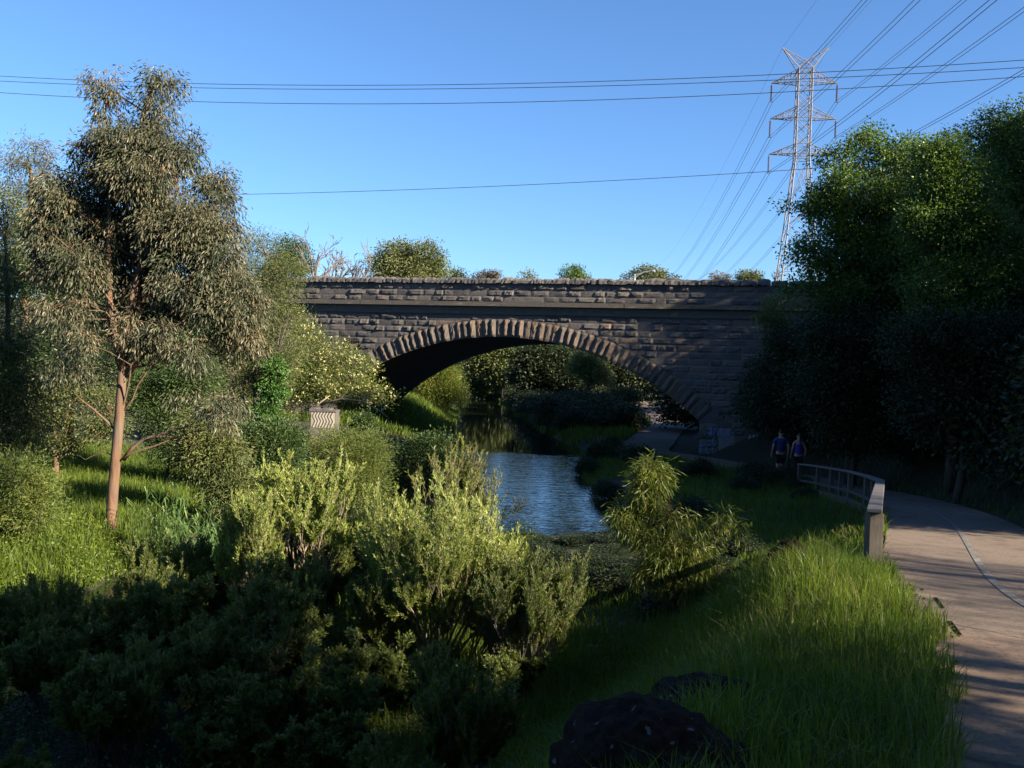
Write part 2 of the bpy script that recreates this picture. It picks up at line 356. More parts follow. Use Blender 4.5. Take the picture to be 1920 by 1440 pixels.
for yj in (5.35, 7.85):
    k = int(np.argmin(abs(PL[:, 1] - yj))); l = PL[k]; r_ = offset(PL, PW)[k]; dd = (r_ - l) / np.linalg.norm(r_ - l); nn = np.array([-dd[1], dd[0]]) * .007
    zz = zpath(yj) + .0405
    jb.add([(*(l + nn), zz), (*(l - nn), zz), (*(r_ - nn), zz), (*(r_ + nn), zz)], [(0, 1, 2, 3)])
tag(jb.build('path_joints', m_tar), kind='structure')

# ------------------------------------------------------------------ bluestone bridge
rng = np.random.default_rng(7)
m_stone, n, b, out = mat('bluestone')
co = coord(n); f1 = noise(n, 3.5, 6, co); f2 = noise(n, 22, 6, co, .7)
col = ramp(n, attr(n), [(0, (0.0481, 0.0454, 0.0460)), (.5, (0.0844, 0.0766, 0.0749)), (.88, (0.1060, 0.0955, 0.0899)), (1, (0.1567, 0.1023, 0.0749))])
col = mixc(n, ramp(n, f1, [(.45, (0, 0, 0)), (.85, (1, 1, 1))]), col, (0.1204, 0.1071, 0.0963))
col = mixc(n, ramp(n, f2, [(.35, (1, 1, 1)), (.5, (0, 0, 0))]), col, (0.0362, 0.0325, 0.0321))
n.links.new(col, b.inputs['Base Color']); b.inputs['Roughness'].default_value = .85; bump(n, b, f2, .8, .025)
m_vous, n, b, out = mat('arch_stone')
co = coord(n); f2 = noise(n, 18, 6, co, .7); f1 = noise(n, 2.2, 4, co)
col = ramp(n, attr(n), [(0, (0.0574, 0.0497, 0.0443)), (.5, (0.0919, 0.0750, 0.0613)), (1, (0.1301, 0.0880, 0.0613))])
col = mixc(n, ramp(n, f1, [(.5, (0, 0, 0)), (.7, (1, 1, 1))]), col, (0.0689, 0.0613, 0.0574))
n.links.new(col, b.inputs['Base Color']); b.inputs['Roughness'].default_value = .9; bump(n, b, f2, .7, .02)
m_mortar = plain('mortar', (.27, .215, .185), .95, .3, 5)
m_soffit = plain('dark_soffit_stone', (.03, .028, .028), .9, .4, 3)  # soffit toned darker than the wall stone
m_string, n, b, out = mat('dressed_bluestone')
co = coord(n); f2 = noise(n, 6, 6, co, .7); mp = n.nodes.new('ShaderNodeMapping'); mp.inputs['Scale'].default_value = (1, 1, 8); n.links.new(co, mp.inputs[0]); f1 = noise(n, 2, 5, mp.outputs[0])
col = mixc(n, f2, (0.0554, 0.0491, 0.0435), (0.1029, 0.0887, 0.0751)); col = mixc(n, ramp(n, f1, [(.58, (0, 0, 0)), (.7, (1, 1, 1))]), col, (0.1740, 0.1503, 0.1029))
n.links.new(col, b.inputs['Base Color']); b.inputs['Roughness'].default_value = .9; bump(n, b, f2, .5, .02)

RI = 14.0; RE = 14.86; ZC = 7.53 - RI; SPR = 9.35       # intrados crown z=7.53
ang_s = math.asin(SPR / RI); ZS = ZC + RI * math.cos(ang_s)
bridge = empty('stone_bridge', tuple(bw(np.array([0, 0, 0.]))), 'dark bluestone single arch road bridge with rock faced parapet crossing the creek', 'bridge')

def rockblock(mb, u0, u1, z0, z1, depth, rng, nu=7, nz=5, warp=None, w0=0.0, amp=None, mg=.0095):
    """front face of a rock-faced block; w negative = towards the viewer"""
    U, Z = np.meshgrid(np.linspace(u0 + mg, u1 - mg, nu), np.linspace(z0 + mg, z1 - mg, nz))
    su, sz = np.meshgrid(np.linspace(0, 1, nu), np.linspace(0, 1, nz))
    a = amp if amp is not None else rng.choice([.008, .022, .040, .058])
    env = np.minimum(1, np.minimum(su, 1 - su) * rng.uniform(3, 7)) ** .7 * np.minimum(1, np.minimum(sz, 1 - sz) * rng.uniform(3, 6)) ** .7
    tilt = (su - .5) * rng.uniform(-1.2, 1.2) + (sz - .5) * rng.uniform(-.8, .8)
    Wd = -(depth + env * a * (1 + tilt + rng.normal(0, .22, U.shape)))
    V = np.stack([U, Wd + w0, Z], -1)
    k = lambda r, c: r * nu + c
    q = [(k(r, c), k(r, c + 1), k(r + 1, c + 1), k(r + 1, c)) for r in range(nz - 1) for c in range(nu - 1)]
    V = V.reshape(-1, 3); back = []
    rim = [k(0, c) for c in range(nu)] + [k(r, nu - 1) for r in range(1, nz)] + [k(nz - 1, c) for c in range(nu - 2, -1, -1)] + [k(r, 0) for r in range(nz - 2, 0, -1)]
    R = V[rim].copy(); R[:, 1] = w0 + .03; nV = len(V); V = np.vstack([V, R]); L = len(rim)
    q += [(rim[t], nV + t, nV + (t + 1) % L, rim[(t + 1) % L]) for t in range(L)]
    if warp is not None: V = warp(V)
    if V is None: return
    mb.add(bw(V), q, rnd=rng.random() ** 1.3)

def courses(mb, zs, ulo, uhi, rng, warp=None, depth=.02, lenr=(.42, .95), skip=None, amp=None, gap=None):
    for z0, z1 in zip(zs[:-1], zs[1:]):
        spans = [(ulo, uhi)] if not (gap and z1 <= gap[0]) else [(ulo, -gap[1]), (gap[1], uhi)]
        for lo_, hi_ in spans:
            u = lo_ if lo_ > 0 or gap is None else lo_ - rng.uniform(0, .5)
            while u < hi_ - .05:
                l = min(rng.uniform(*lenr), hi_ - u)
                if not (skip and skip(u, u + l, z0, z1)):
                    rockblock(mb, u, u + l, z0, z1, depth, rng, warp=warp, amp=amp)
                u += l
UL, UR = -26, 24
def warp_arch(V):
    du = V[:, 0]; dz = V[:, 2] - ZC; r = np.hypot(du, dz); m = (r < RE + .01) & (V[:, 2] > ZS - .05)
    V = V.copy(); k = (RE + .012) / np.maximum(r, .1)
    V[m, 0] = (du * k)[m]; V[m, 2] = (ZC + dz * k)[m]; return V
def skip_arch(u0, u1, z0, z1):
    cs = [(u, z) for u in (u0, u1) for z in (z0, z1)]
    if all(math.hypot(u, z - ZC) < RE for u, z in cs): return True
    return False
sp = MB(); zs = list(np.arange(8.58, .2, -.305))[::-1]
courses(sp, zs, UL, UR, rng, warp_arch, skip=skip_arch, gap=(4.0, SPR + .87)); sp.build('spandrel_wall', m_stone, bridge)
pp = MB(); courses(pp, [9.20, 9.47, 9.76, 10.06], UL, UR, rng, depth=.02); pp.build('parapet', m_stone, bridge)
# coping: rough lumps with an uneven top
cp = MB(); u = UL
while u < UR:
    l = rng.uniform(.5, .95); nu, nk = 7, 9
    th = np.linspace(0, math.pi, nk); prof = np.stack([-.10 + .27 - .33 * np.cos(th * 1), .02 + .27 * np.sin(th) ** .55], -1)
    us = np.linspace(u + .012, u + l - .012, nu); hk = rng.uniform(.85, 1.15); V = []
    for a_, uu in enumerate(us):
        e = .86 if a_ in (0, nu - 1) else 1.0
        V += [(uu, prof[j, 0] + rng.normal(0, .018), 10.06 + prof[j, 1] * hk * e + rng.normal(0, .016)) for j in range(nk)]
    q = [(a_ * nk + j, (a_ + 1) * nk + j, (a_ + 1) * nk + j + 1, a_ * nk + j + 1) for a_ in range(nu - 1) for j in range(nk - 1)]
    t = [(0, j, j + 1) for j in range(1, nk - 1)] + [((nu - 1) * nk, (nu - 1) * nk + j + 1, (nu - 1) * nk + j) for j in range(1, nk - 1)]
    cp.add(bw(np.array(V)), q, t, rnd=rng.random() * .8); u += l
cp.build('coping', m_stone, bridge)
st = MB()
u = UL
while u < UR:
    l = rng.uniform(1.2, 2.2); e = rng.uniform(-.006, .006)
    st.box((u + .004, -.30 + e, 8.98), (u + l - .004, .02, 9.185), fr=bw); st.box((u + .003, -.13 + e, 8.80), (u + l - .003, .02, 8.976), fr=bw)
    st.box((u + .004, -.12 + e, 8.60), (u + l - .004, .02, 8.795), fr=bw); u += l
st.build('string_course', m_string, bridge)
# arch ring of voussoirs
ar = MB(); N = 62; da = 2 * ang_s / N
for k in range(N):
    a0 = -ang_s + k * da; a1 = a0 + da; nu, nz = 7, 8
    rr = np.random.default_rng(k); amp = rr.choice([.035, .07, .09, .11])
    s_, r_ = np.meshgrid(np.linspace(.03, .97, nu), np.linspace(0, 1, nz))
    ang = a0 + (a1 - a0) * s_; rad = RI + .012 + (RE - RI - .02) * r_
    shift = rr.uniform(.34, .60) + .07 * np.sin(r_ * rr.uniform(2, 6) + rr.uniform(0, 6)); ridge = np.where(s_ < shift, s_ / shift, (1 - s_) / (1 - shift))
    env = np.clip(ridge * 1.15, 0, 1) * np.minimum(1, np.minimum(r_, 1 - r_) * 9 + .15)
    wob = rr.normal(0, .010, s_.shape)
    wd = -(.05 + env * (amp + wob))
    V = np.stack([np.sin(ang) * rad, wd, ZC + np.cos(ang) * rad], -1).reshape(-1, 3)
    kk = lambda r, c: r * nu + c
    q = [(kk(r, c), kk(r, c + 1), kk(r + 1, c + 1), kk(r + 1, c)) for r in range(nz - 1) for c in range(nu - 1)]
    rim = [kk(0, c) for c in range(nu)] + [kk(r, nu - 1) for r in range(1, nz)] + [kk(nz - 1, c) for c in range(nu - 2, -1, -1)] + [kk(r, 0) for r in range(nz - 2, 0, -1)]
    R = V[rim].copy(); R[:, 1] = .05; nV = len(V); V = np.vstack([V, R]); L = len(rim)
    q += [(rim[t], nV + t, nV + (t + 1) % L, rim[(t + 1) % L]) for t in range(L)]
    ar.add(bw(V), q, rnd=rr.random())
ar.build('arch_ring', m_vous, bridge)
# mortar backing, soffit, abutments, back wall, deck
bk = MB(); aa = np.linspace(-ang_s, ang_s, 60)
for R_, w_, zt in ((RI + .01, -.013, 10.07), (RI + .01, 10.0, 10.07)):
    V = []
    for a in aa: V += [(math.sin(a) * R_, w_, ZC + math.cos(a) * R_), (math.sin(a) * R_, w_, zt)]
    bk.add(bw(np.array(V)), [(2 * i_, 2 * i_ + 2, 2 * i_ + 3, 2 * i_ + 1) for i_ in range(59)])
    for s_ in (-1, 1):
        e = UL if s_ < 0 else UR; ue = s_ * math.sin(ang_s) * R_
        bk.add(bw(np.array([(ue, w_, -1), (e, w_, -1), (e, w_, zt), (ue, w_, zt)])), [(0, 1, 2, 3)])
bk.build('mortar_backing', m_mortar, bridge)
sf = MB(); V = []
for a in aa: V += [(math.sin(a) * RI, -.03, ZC + math.cos(a) * RI), (math.sin(a) * RI, 10.03, ZC + math.cos(a) * RI)]
sf.add(bw(np.array(V)), [(2 * i_, 2 * i_ + 1, 2 * i_ + 3, 2 * i_ + 2) for i_ in range(59)])
for s_ in (-1, 1):
    sf.add(bw(np.array([(s_ * SPR, -.03, -1), (s_ * SPR, 10.03, -1), (s_ * SPR, 10.03, ZS), (s_ * SPR, -.03, ZS)])), [(0, 1, 2, 3)])
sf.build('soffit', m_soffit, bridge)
dk = MB(); dk.box((UL, .02, 9.0), (UR, 9.98, 9.12), fr=bw); dk.box((UL, .3, 9.12), (UR, .45, 10.05), fr=bw); dk.build('deck', plain('road_asphalt', (.05, .05, .05), .9), bridge)
# pier block faces below the arch ring at both springings
for s_ in (-1, 1):
    pr = MB()
    for z0 in np.arange(.3, ZS - .1, .36):
        rockblock(pr, *(sorted((s_ * (SPR + .01), s_ * (SPR + .85)))), z0, min(z0 + .36, ZS), .05, rng, amp=.05)
    cs_ = np.array([(s_ * 9.37, -.07, ZS - .02), (s_ * 10.21, -.07, ZS - .02), (s_ * 10.21, -.07, 4.66), (s_ * 9.94, -.07, 4.60)]); cb_ = cs_.copy(); cb_[:, 1] = .04
    pr.add(bw(np.vstack([cs_, cb_])), [(0, 1, 2, 3), (0, 4, 5, 1), (1, 5, 6, 2), (2, 6, 7, 3), (3, 7, 4, 0)], rnd=.2)
    pr.build('pier', m_stone, bridge)
# spray paint on the right abutment: loose unreadable scrawls, as flat marks on the wall
m_spray = plain('blue_white_spray_paint', (.13, .20, .34), .6); m_spray2 = plain('pale_spray_paint', (.30, .32, .34), .6)
def scrawl(mb, u0, z0, w_, h_, seed, r=.022, w=-.085):
    rr = np.random.default_rng(seed); n_ = max(3, int(w_ / .22))
    for k in range(n_):
        c = np.array([u0 + (k + .5) * w_ / n_, z0 + h_ / 2]); ph = rr.uniform(0, 6); t = np.linspace(0, rr.uniform(3.5, 6.2), 14)
        x_ = c[0] + .42 * w_ / n_ * np.cos(t + ph) * rr.uniform(.6, 1.1); z_ = c[1] + .5 * h_ * np.sin(t * rr.choice([1, 1, 2]) + ph)
        pts = np.stack([x_, np.full(14, w), z_], -1); T = np.gradient(pts, axis=0); T /= np.linalg.norm(T, axis=1)[:, None] + 1e-9
        S = np.stack([-T[:, 2], 0 * T[:, 0], T[:, 0]], -1) * r
        V = np.concatenate([pts + S, pts - S]); mb.add(bw(V), [(i_, i_ + 1, i_ + 15, i_ + 14) for i_ in range(13)])
gr = MB(); scrawl(gr, 9.75, 3.35, 1.15, .38, 1, w=-.16); scrawl(gr, 9.95, 3.0, 1.0, .28, 2, w=-.16); scrawl(gr, 9.4, 2.55, .8, .4, 3, w=-.16)
gr.build('graffiti', m_spray, bridge)
gr = MB(); scrawl(gr, 11.5, 2.2, .5, 1.3, 5, .03, w=-.16); gr.build('graffiti', m_spray2, bridge)

# ------------------------------------------------------------------ plants: generators
def bez(a, b_, bend, n_=6):
    a = np.array(a); b_ = np.array(b_); c = (a + b_) / 2 + np.array(bend); t = np.linspace(0, 1, n_)[:, None]
    return (1 - t) ** 2 * a + 2 * t * (1 - t) * c + t * t * b_
def in_blob(bl, n_, rng, shell=.45):
    bl = np.array(bl, float); vol = bl[:, 3] * bl[:, 4] * bl[:, 5]; k = rng.choice(len(bl), n_, p=vol / vol.sum())
    d = rng.normal(size=(n_, 3)); d /= np.linalg.norm(d, axis=1)[:, None]
    r = (shell + (1 - shell) * rng.random(n_)) ** .6 * rng.uniform(.75, 1.08, n_)
    return bl[k, :3] + d * r[:, None] * bl[k, 3:6], d
def blobtree(name, label, cat, base, trunk, tr, blobs, ncl, per, leaf, cr, mats, rng, droop=0., limbs=14, group=None, shell=.4, twig=.012, flowers=None, extra=None, flat=.7, sides=8, k=1.0):
    """trunk: world points; blobs: world ellipsoids; leaf=(length,width)"""
    leaf = (leaf[0] * k, leaf[1] * k); cr *= k; tr *= k; twig *= k
    root = empty(name, tuple(base), label, cat, group)
    tm = MB(); trunk = np.asarray(trunk, float); tm.tube(trunk, np.linspace(tr, tr * .3, len(trunk)), sides)
    cc, dd = in_blob(blobs, ncl, rng, shell)
    sel = cc[rng.choice(ncl, min(limbs, ncl), replace=False)]; nodes = [trunk[len(trunk) // 3:]]; nr = [np.linspace(tr * .7, tr * .3, len(nodes[0]))]
    for c in sel:
        lowok = trunk[(trunk[:, 2] < c[2] - .3)]; src = lowok[-1] if len(lowok) else trunk[0]
        if len(lowok) > 2: src = lowok[rng.integers(max(1, len(lowok) - 3), len(lowok))]
        L = np.linalg.norm(c - src); pts = bez(src, c, (rng.normal(0, .06 * L), rng.normal(0, .06 * L), .10 * L), 7)
        pts[1:-1] += rng.normal(0, .02 * L, (5, 3)); r_ = np.linspace(min(tr * .2, .03 if k < 1 else .05), twig * 1.1, 7); tm.tube(pts, r_, 5); nodes.append(pts); nr.append(r_)
    if extra:
        for pts, r_ in extra: tm.tube(pts, r_, 6); nodes.append(np.asarray(pts)); nr.append(np.broadcast_to(r_, (len(pts),)))
    NP = np.concatenate(nodes)
    idx = np.array([np.argmin(((NP - c) ** 2).sum(1) + np.where(NP[:, 2] > c[2] + .2, 5, 0)) for c in cc])
    src = NP[idx]; mid = (src + cc) / 2 + rng.normal(0, .05, cc.shape) + np.array([0, 0, .05])
    tm.prisms(src, mid, twig, twig * .7); tm.prisms(mid, cc, twig * .7, twig * .3)
    tm.build('trunk', mats[1], root, smooth=True)
    lm = MB(); n_ = ncl * per; ci = np.repeat(np.arange(ncl), per)
    off = np.clip(rng.normal(0, 1, (n_, 3)), -2.1, 2.1) * cr * np.array([1, 1, flat]); Pp = cc[ci] + off
    D = off / (np.linalg.norm(off, axis=1)[:, None] + 1e-6) * .7 + dd[ci] * .3 + rng.normal(0, .45, (n_, 3)); D[:, 2] -= droop * 1.6
    rd = np.clip(.55 * rng.random(ncl)[ci] + .45 * rng.random(n_), 0, 1)
    lm.leaves(Pp, D, leaf[0] * rng.uniform(.6, 1.25, n_), leaf[1] * rng.uniform(.7, 1.2, n_), rng, rd)
    lm.build('crown', mats[0], root)
    if flowers:
        fm = MB(); nf = flowers; k = rng.choice(n_, nf); tip = Pp[k] + np.array([0, 0, .02]); 
        for j in range(5):
            D = rng.normal(size=(nf, 3)) + np.array([0, 0, .6]); fm.leaves(tip + rng.normal(0, .02, (nf, 3)), D, .07, .05, rng)
        fm.build('flowers', G['flower'], root)
    return root
def grow(rng, base, dirs, length, r0, levels, tropism=.12, nseg=4, child=(2, 4), ang=.55, shrink=.62, start=.3):
    A = []; B = []; ra = []; rb = []; lv = []
    stack = [(np.array(base, float), np.array(d, float), length * rng.uniform(.85, 1.1), r0, 0) for d in dirs]
    while stack:
        p, d, L, r_, l = stack.pop(); d = d / np.linalg.norm(d); s_ = L / nseg; rr = r_
        for k in range(nseg):
            d = d + rng.normal(0, .11, 3) + np.array([0, 0, tropism]); d /= np.linalg.norm(d); q = p + d * s_; r2 = rr * .86
            A.append(p); B.append(q); ra.append(rr); rb.append(r2); lv.append(l + (k / nseg))
            if l < levels and (k + 1) / nseg > start:
                for _ in range(rng.integers(*child) if k < nseg - 1 else rng.integers(*child) + 0):
                    if rng.random() < .75:
                        a_ = rng.normal(0, 1, 3); a_ -= a_.dot(d) * d; a_ /= np.linalg.norm(a_) + 1e-6
                        stack.append((q, d * math.cos(ang) + a_ * math.sin(ang) * rng.uniform(.6, 1.3), L * shrink * rng.uniform(.6, 1.1), r2 * .62, l + 1))
            p, rr = q, r2
    return [np.array(x) for x in (A, B, ra, rb, lv)]
def shrub(name, label, cat, base, dirs, length, r0, levels, leaf, per, mats, rng, group=None, up=.7, minlv=None, tropism=.12, droop=0, start=.3, shrink=.62, child=(2, 4), ang=.55, density=1., flowers=None):
    root = empty(name, tuple(base), label, cat, group)
    A, B, ra, rb, lv = grow(rng, base, dirs, length, r0, levels, tropism, start=start, shrink=shrink, child=child, ang=ang)
    tm = MB(); tm.prisms(A, B, np.maximum(ra, .0025), np.maximum(rb, .002), 5); tm.build('stems', mats[1], root, smooth=True)
    m_ = lv >= (levels - .3 if minlv is None else minlv); a, b_ = A[m_], B[m_]
    keep = rng.random(len(a)) < density; a, b_ = a[keep], b_[keep]
    n_ = len(a) * per; k = np.repeat(np.arange(len(a)), per); t = rng.random(n_)[:, None]; d = (b_ - a)[k]; dn = d / (np.linalg.norm(d, axis=1)[:, None] + 1e-9)
    R = rng.normal(size=(n_, 3)); R -= (R * dn).sum(1)[:, None] * dn; R /= np.linalg.norm(R, axis=1)[:, None] + 1e-9
    D = dn * up + R * .75; D[:, 2] -= droop
    lm = MB(); rd = np.clip(.4 * rng.random(len(a))[k] + .6 * rng.random(n_), 0, 1)
    lm.leaves(a[k] + d * t + R * .004, D, leaf[0] * rng.uniform(.6, 1.2, n_), leaf[1] * rng.uniform(.75, 1.2, n_), rng, rd); lm.build('foliage', mats[0], root)
    if flowers is not None:
        j = rng.choice(len(b_), min(flowers, len(b_))); fm = MB()
        for _ in range(4): fm.leaves(b_[j] + rng.normal(0, .02, (len(j), 3)), rng.normal(size=(len(j), 3)) + np.array([0, 0, .5]), .08, .05, rng)
        fm.build('flowers', G['flower'], root)
    return root
def fan(rng, n_, spread=.6, tilt=(0, 0)):
    a = rng.uniform(0, 2 * np.pi, n_); r_ = spread * np.sqrt(rng.random(n_)); return np.stack([np.cos(a) * r_ + tilt[0], np.sin(a) * r_ + tilt[1], np.ones(n_)], -1)
def pxblobs(lst, Y, dep=.8):                       # (px,py,rx,ry[,dY]) -> ellipsoids at forward distance Y
    o = []
    for t in lst:
        y_ = Y + (t[4] if len(t) > 4 else 0); c = P(t[0], t[1], y_); s_ = y_ / FP
        o.append((*c, t[2] * s_, max(t[2], t[3]) * s_ * dep, t[3] * s_))
    return o
def dupe(root, loc, rotz, scale=1.0, label=None, group=None):
    r_ = root.copy(); C.objects.link(r_); r_.location = loc; r_.rotation_euler = (0, 0, rotz); r_.scale = (scale,) * 3 if not isinstance(scale, tuple) else scale
    if label: r_['label'] = label
    if group: r_['group'] = group
    for ch in root.children:
        c = ch.copy(); C.objects.link(c); c.parent = r_
    return r_

exec_plants = True
# ------------------------------------------------------------------ left side trees
rng = np.random.default_rng(11)
TY = 19.3
gb = P(208, 985, TY); gb[2] = hz(gb[0], gb[1])
tr_pts = [P(x_, y_, TY + d_) for x_, y_, d_ in [(207, 1000, 0), (209, 960, 0), (216, 870, 0), (224, 780, 0), (229, 700, 0), (236, 620, .1), (250, 550, .2), (266, 490, .3), (273, 430, .3), (270, 350, .2), (262, 280, .1), (270, 210, 0), (285, 165, 0)]]
def pline(lst, Y): return np.array([P(a, b_, Y + (c[0] if c else 0)) for a, b_, *c in lst])
ex = [(pline([(230, 700), (216, 640), (206, 570), (203, 500), (205, 400), (200, 280), (198, 190)], TY), np.linspace(0.084, 0.014, 7)),
      (pline([(236, 705), (262, 672), (292, 652), (318, 628), (360, 590), (420, 540)], TY), np.linspace(0.063, 0.014, 6)),
      (pline([(231, 862), (250, 838), (272, 822), (310, 812), (350, 800), (405, 775)], TY), np.linspace(0.049, 0.010, 6)),
      (pline([(268, 825), (300, 818), (340, 821), (375, 835)], TY), np.linspace(0.025, 0.007, 4)),
      (pline([(222, 812), (200, 790), (172, 765), (150, 748), (128, 725)], TY), np.linspace(0.035, 0.008, 5)),
      (pline([(212, 856), (195, 845), (178, 853), (160, 862), (145, 852)], TY), np.linspace(0.014, 0.004, 5)),
      (pline([(240, 610), (200, 575), (150, 560), (100, 540)], TY), np.linspace(0.042, 0.008, 4)),
      (pline([(268, 500), (320, 470), (380, 440), (440, 420)], TY), np.linspace(0.042, 0.008, 4)),
      (pline([(272, 420), (230, 370), (180, 340), (120, 320)], TY), np.linspace(0.035, 0.008, 4))]
gum_blobs = pxblobs([(190, 150, 32, 26), (200, 150, 28, 28), (196, 175, 40, 30), (198, 195, 40, 30), (304, 155, 42, 30), (318, 150, 28, 22), (290, 200, 45, 34), (240, 262, 85, 48), (180, 300, 70, 60), (310, 290, 70, 65), (115, 380, 55, 75), (240, 380, 110, 75, .8), (395, 370, 60, 60, 1), (345, 430, 100, 70),
                     (110, 480, 60, 70), (240, 490, 115, 75, .9), (410, 470, 62, 65), (140, 500, 62, 55, -.2), (365, 520, 75, 58, -.1), (125, 590, 66, 44, -.2), (310, 575, 92, 46, .8), (330, 440, 75, 60, .2), (190, 440, 65, 55, .3), (200, 600, 60, 34, .4), (270, 620, 70, 36, -.3), (90, 440, 40, 60, .2), (440, 540, 55, 60, .4), (265, 330, 90, 60, -.2), (420, 570, 80, 60), (355, 660, 60, 36), (115, 690, 60, 40, -.5), (165, 650, 50, 25, -1),
                     (415, 775, 62, 34, -.2), (460, 640, 60, 50, .5), (345, 740, 30, 20)], TY, .75)
blobtree('gum_tree', 'tall eucalyptus with a pinkish brown bare trunk standing in the green grass', 'tree', gb, tr_pts, .165, gum_blobs, 1180, 90, (.17, .038), .175, (G['gum'], B_gum), rng, droop=.75, limbs=30, extra=ex, shell=.25, flat=1.0, sides=12, k=.72)

blobtree('gum_tree', 'grey leaved gum with airy crown at the left edge behind the tall eucalyptus', 'tree', P(40, 850, 29), pline([(40, 850), (45, 600), (55, 400), (60, 350), (57, 315)], 29), .2,
         pxblobs([(50, 290, 45, 42), (20, 330, 30, 40), (95, 330, 40, 40), (60, 400, 60, 60), (20, 480, 60, 70), (90, 470, 50, 60)], 29), 330, 60, (.17, .034), .3, (G['gum'], B_gum), rng, droop=.6, limbs=10, k=.78, shell=.3)
blobtree('wattle_tree', 'dark dense tree behind the trunk of the tall eucalyptus', 'tree', P(130, 850, 27), pline([(130, 850), (128, 650), (120, 500), (110, 400)], 27), .16,
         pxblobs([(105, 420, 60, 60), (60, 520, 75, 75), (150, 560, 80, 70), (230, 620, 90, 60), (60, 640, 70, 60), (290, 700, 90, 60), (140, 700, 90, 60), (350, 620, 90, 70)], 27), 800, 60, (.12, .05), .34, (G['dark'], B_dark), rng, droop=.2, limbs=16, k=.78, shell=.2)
blobtree('wattle_tree', 'olive wattle filling the left edge above the grass', 'tree', P(10, 900, 22), pline([(12, 900), (12, 760), (15, 600), (10, 450)], 22), .14,
         pxblobs([(0, 400, 40, 50), (0, 520, 50, 70), (10, 640, 62, 60), (40, 730, 70, 50), (20, 800, 80, 50), (-30, 700, 60, 100)], 22), 560, 70, (.11, .03), .3, (G['wattle'], B_dark), rng, droop=.3, limbs=12, k=.78, shell=.3)
sb = P(104, 905, 24.5)
blobtree('young_tree', 'small tree with a short dark red trunk left of the tall eucalyptus', 'tree', sb, pline([(106, 912), (105, 870), (102, 800), (98, 740), (90, 690)], 24.5), .11,
         pxblobs([(112, 830, 32, 14), (95, 780, 55, 30), (85, 720, 45, 32), (190, 800, 48, 30), (175, 745, 38, 30)], 24.5), 210, 60, (.11, .04), .22, (G['wattle'], B_gum), rng, droop=.3, limbs=8, k=.78)
blobtree('wattle_tree', 'olive brown wattle whose crown meets the left end of the bridge parapet', 'tree', P(480, 900, 34), pline([(480, 880), (480, 700), (490, 560), (500, 480)], 34), .16,
         pxblobs([(490, 470, 48, 40), (525, 520, 42, 50), (470, 540, 70, 60), (515, 600, 50, 50), (440, 620, 80, 60), (500, 680, 62, 60), (430, 700, 70, 50), (545, 650, 40, 27)], 34), 760, 80, (.15, .028), .32, (G['wattle'], B_grey), rng, droop=.2, limbs=14, k=.78, shell=.3)
blobtree('vine_tangle', 'bright green climbing ivy hanging in front of the wattles beside the flowering shrub', 'vine', P(500, 830, 33), pline([(498, 840), (500, 780), (510, 720), (512, 680)], 33), .04,
         pxblobs([(512, 690, 20, 20), (515, 730, 24, 26), (497, 775, 26, 22), (505, 810, 18, 16)], 33, .5), 130, 55, (.10, .09), .2, (G['ivy'], B_dark), rng, droop=.4, limbs=4, k=.78)
# flowering shrub against the bridge
fl = P(600, 830, 41.5)
blobtree('flowering_shrub', 'pale shrub covered in cream flowers in front of the left arch springing', 'shrub', fl, pline([(600, 850), (600, 800), (605, 750), (620, 700)], 41.5), .07,
         pxblobs([(575, 640, 34, 42), (560, 600, 20, 18), (620, 665, 45, 30), (600, 715, 62, 40), (665, 690, 40, 32), (700, 735, 38, 28), (655, 735, 45, 30), (550, 720, 45, 60)], 41.5, .6), 520, 62, (.13, .03), .24, (G['fine'], B_pale), rng, droop=-.1, limbs=14, flowers=1500, shell=.35,
         extra=[(pline([(600, 758), (640, 748), (680, 752), (715, 772), (730, 785)], 40.5), np.linspace(.05, .012, 5)), (pline([(585, 770), (600, 755), (618, 742)], 40.3), np.linspace(.05, .02, 3))])
# painted wall end by the shrub
wl = P(605, 775, 36.5); pw = empty('painted_wall_end', (wl[0], wl[1], hz(wl[0], wl[1])), 'cream and grey zigzag painted stump of wall under the flowering shrub', 'wall')
m_cr = plain('cream_paint', (.34, .28, .21), .85, .4, 6); m_gy = plain('grey_paint', (.10, .09, .085), .85, .4, 6); m_wh = plain('white_paint', (.46, .43, .38), .85, .4, 6)
wm = MB(); s_ = 36.5 / FP
cx = wl[0]; cz = wl[2]
wm.box((cx - .46, wl[1], hz(cx, wl[1]) - .3), (cx + .50, wl[1] + .8, cz + .06))
rw = np.random.default_rng(4)
for k in range(4): wm.box((cx - .5 + k * .26, wl[1] - .04, cz + .062), (cx - .26 + k * .26, wl[1] + .84, cz + .12 + .07 * rw.random()))
wm.build('masonry', m_stone, pw)
cm = MB(); cm.box((cx - .44, wl[1] - .0045, cz - .56), (cx + .48, wl[1] - .001, cz + .04)); cm.build('painted_panel', m_cr, pw)
for mi, (mm, ph) in enumerate(((m_gy, 0), (m_wh, .055))):
    sm_ = MB()
    for k in range(7):
        x0 = cx - .42 + k * .115 + ph
        for (za, zb, sg) in ((-.55, -.30, 1), (-.30, -.12, -1), (-.12, .08, 1)):
            dx = .10 * sg; a_ = x0 + (0 if sg > 0 else .10); 
            sm_.box((0, 0, 0), (1, 1, 1), fr=lambda v, a_=a_, dx=dx, za=za, zb=zb: np.stack([a_ + v[:, 0] * .045 + v[:, 2] * dx, wl[1] - .009 - .003 * mi + v[:, 1] * .004, cz + za + v[:, 2] * (zb - za)], -1))
    sm_.build('painted_stripes', mm, pw)

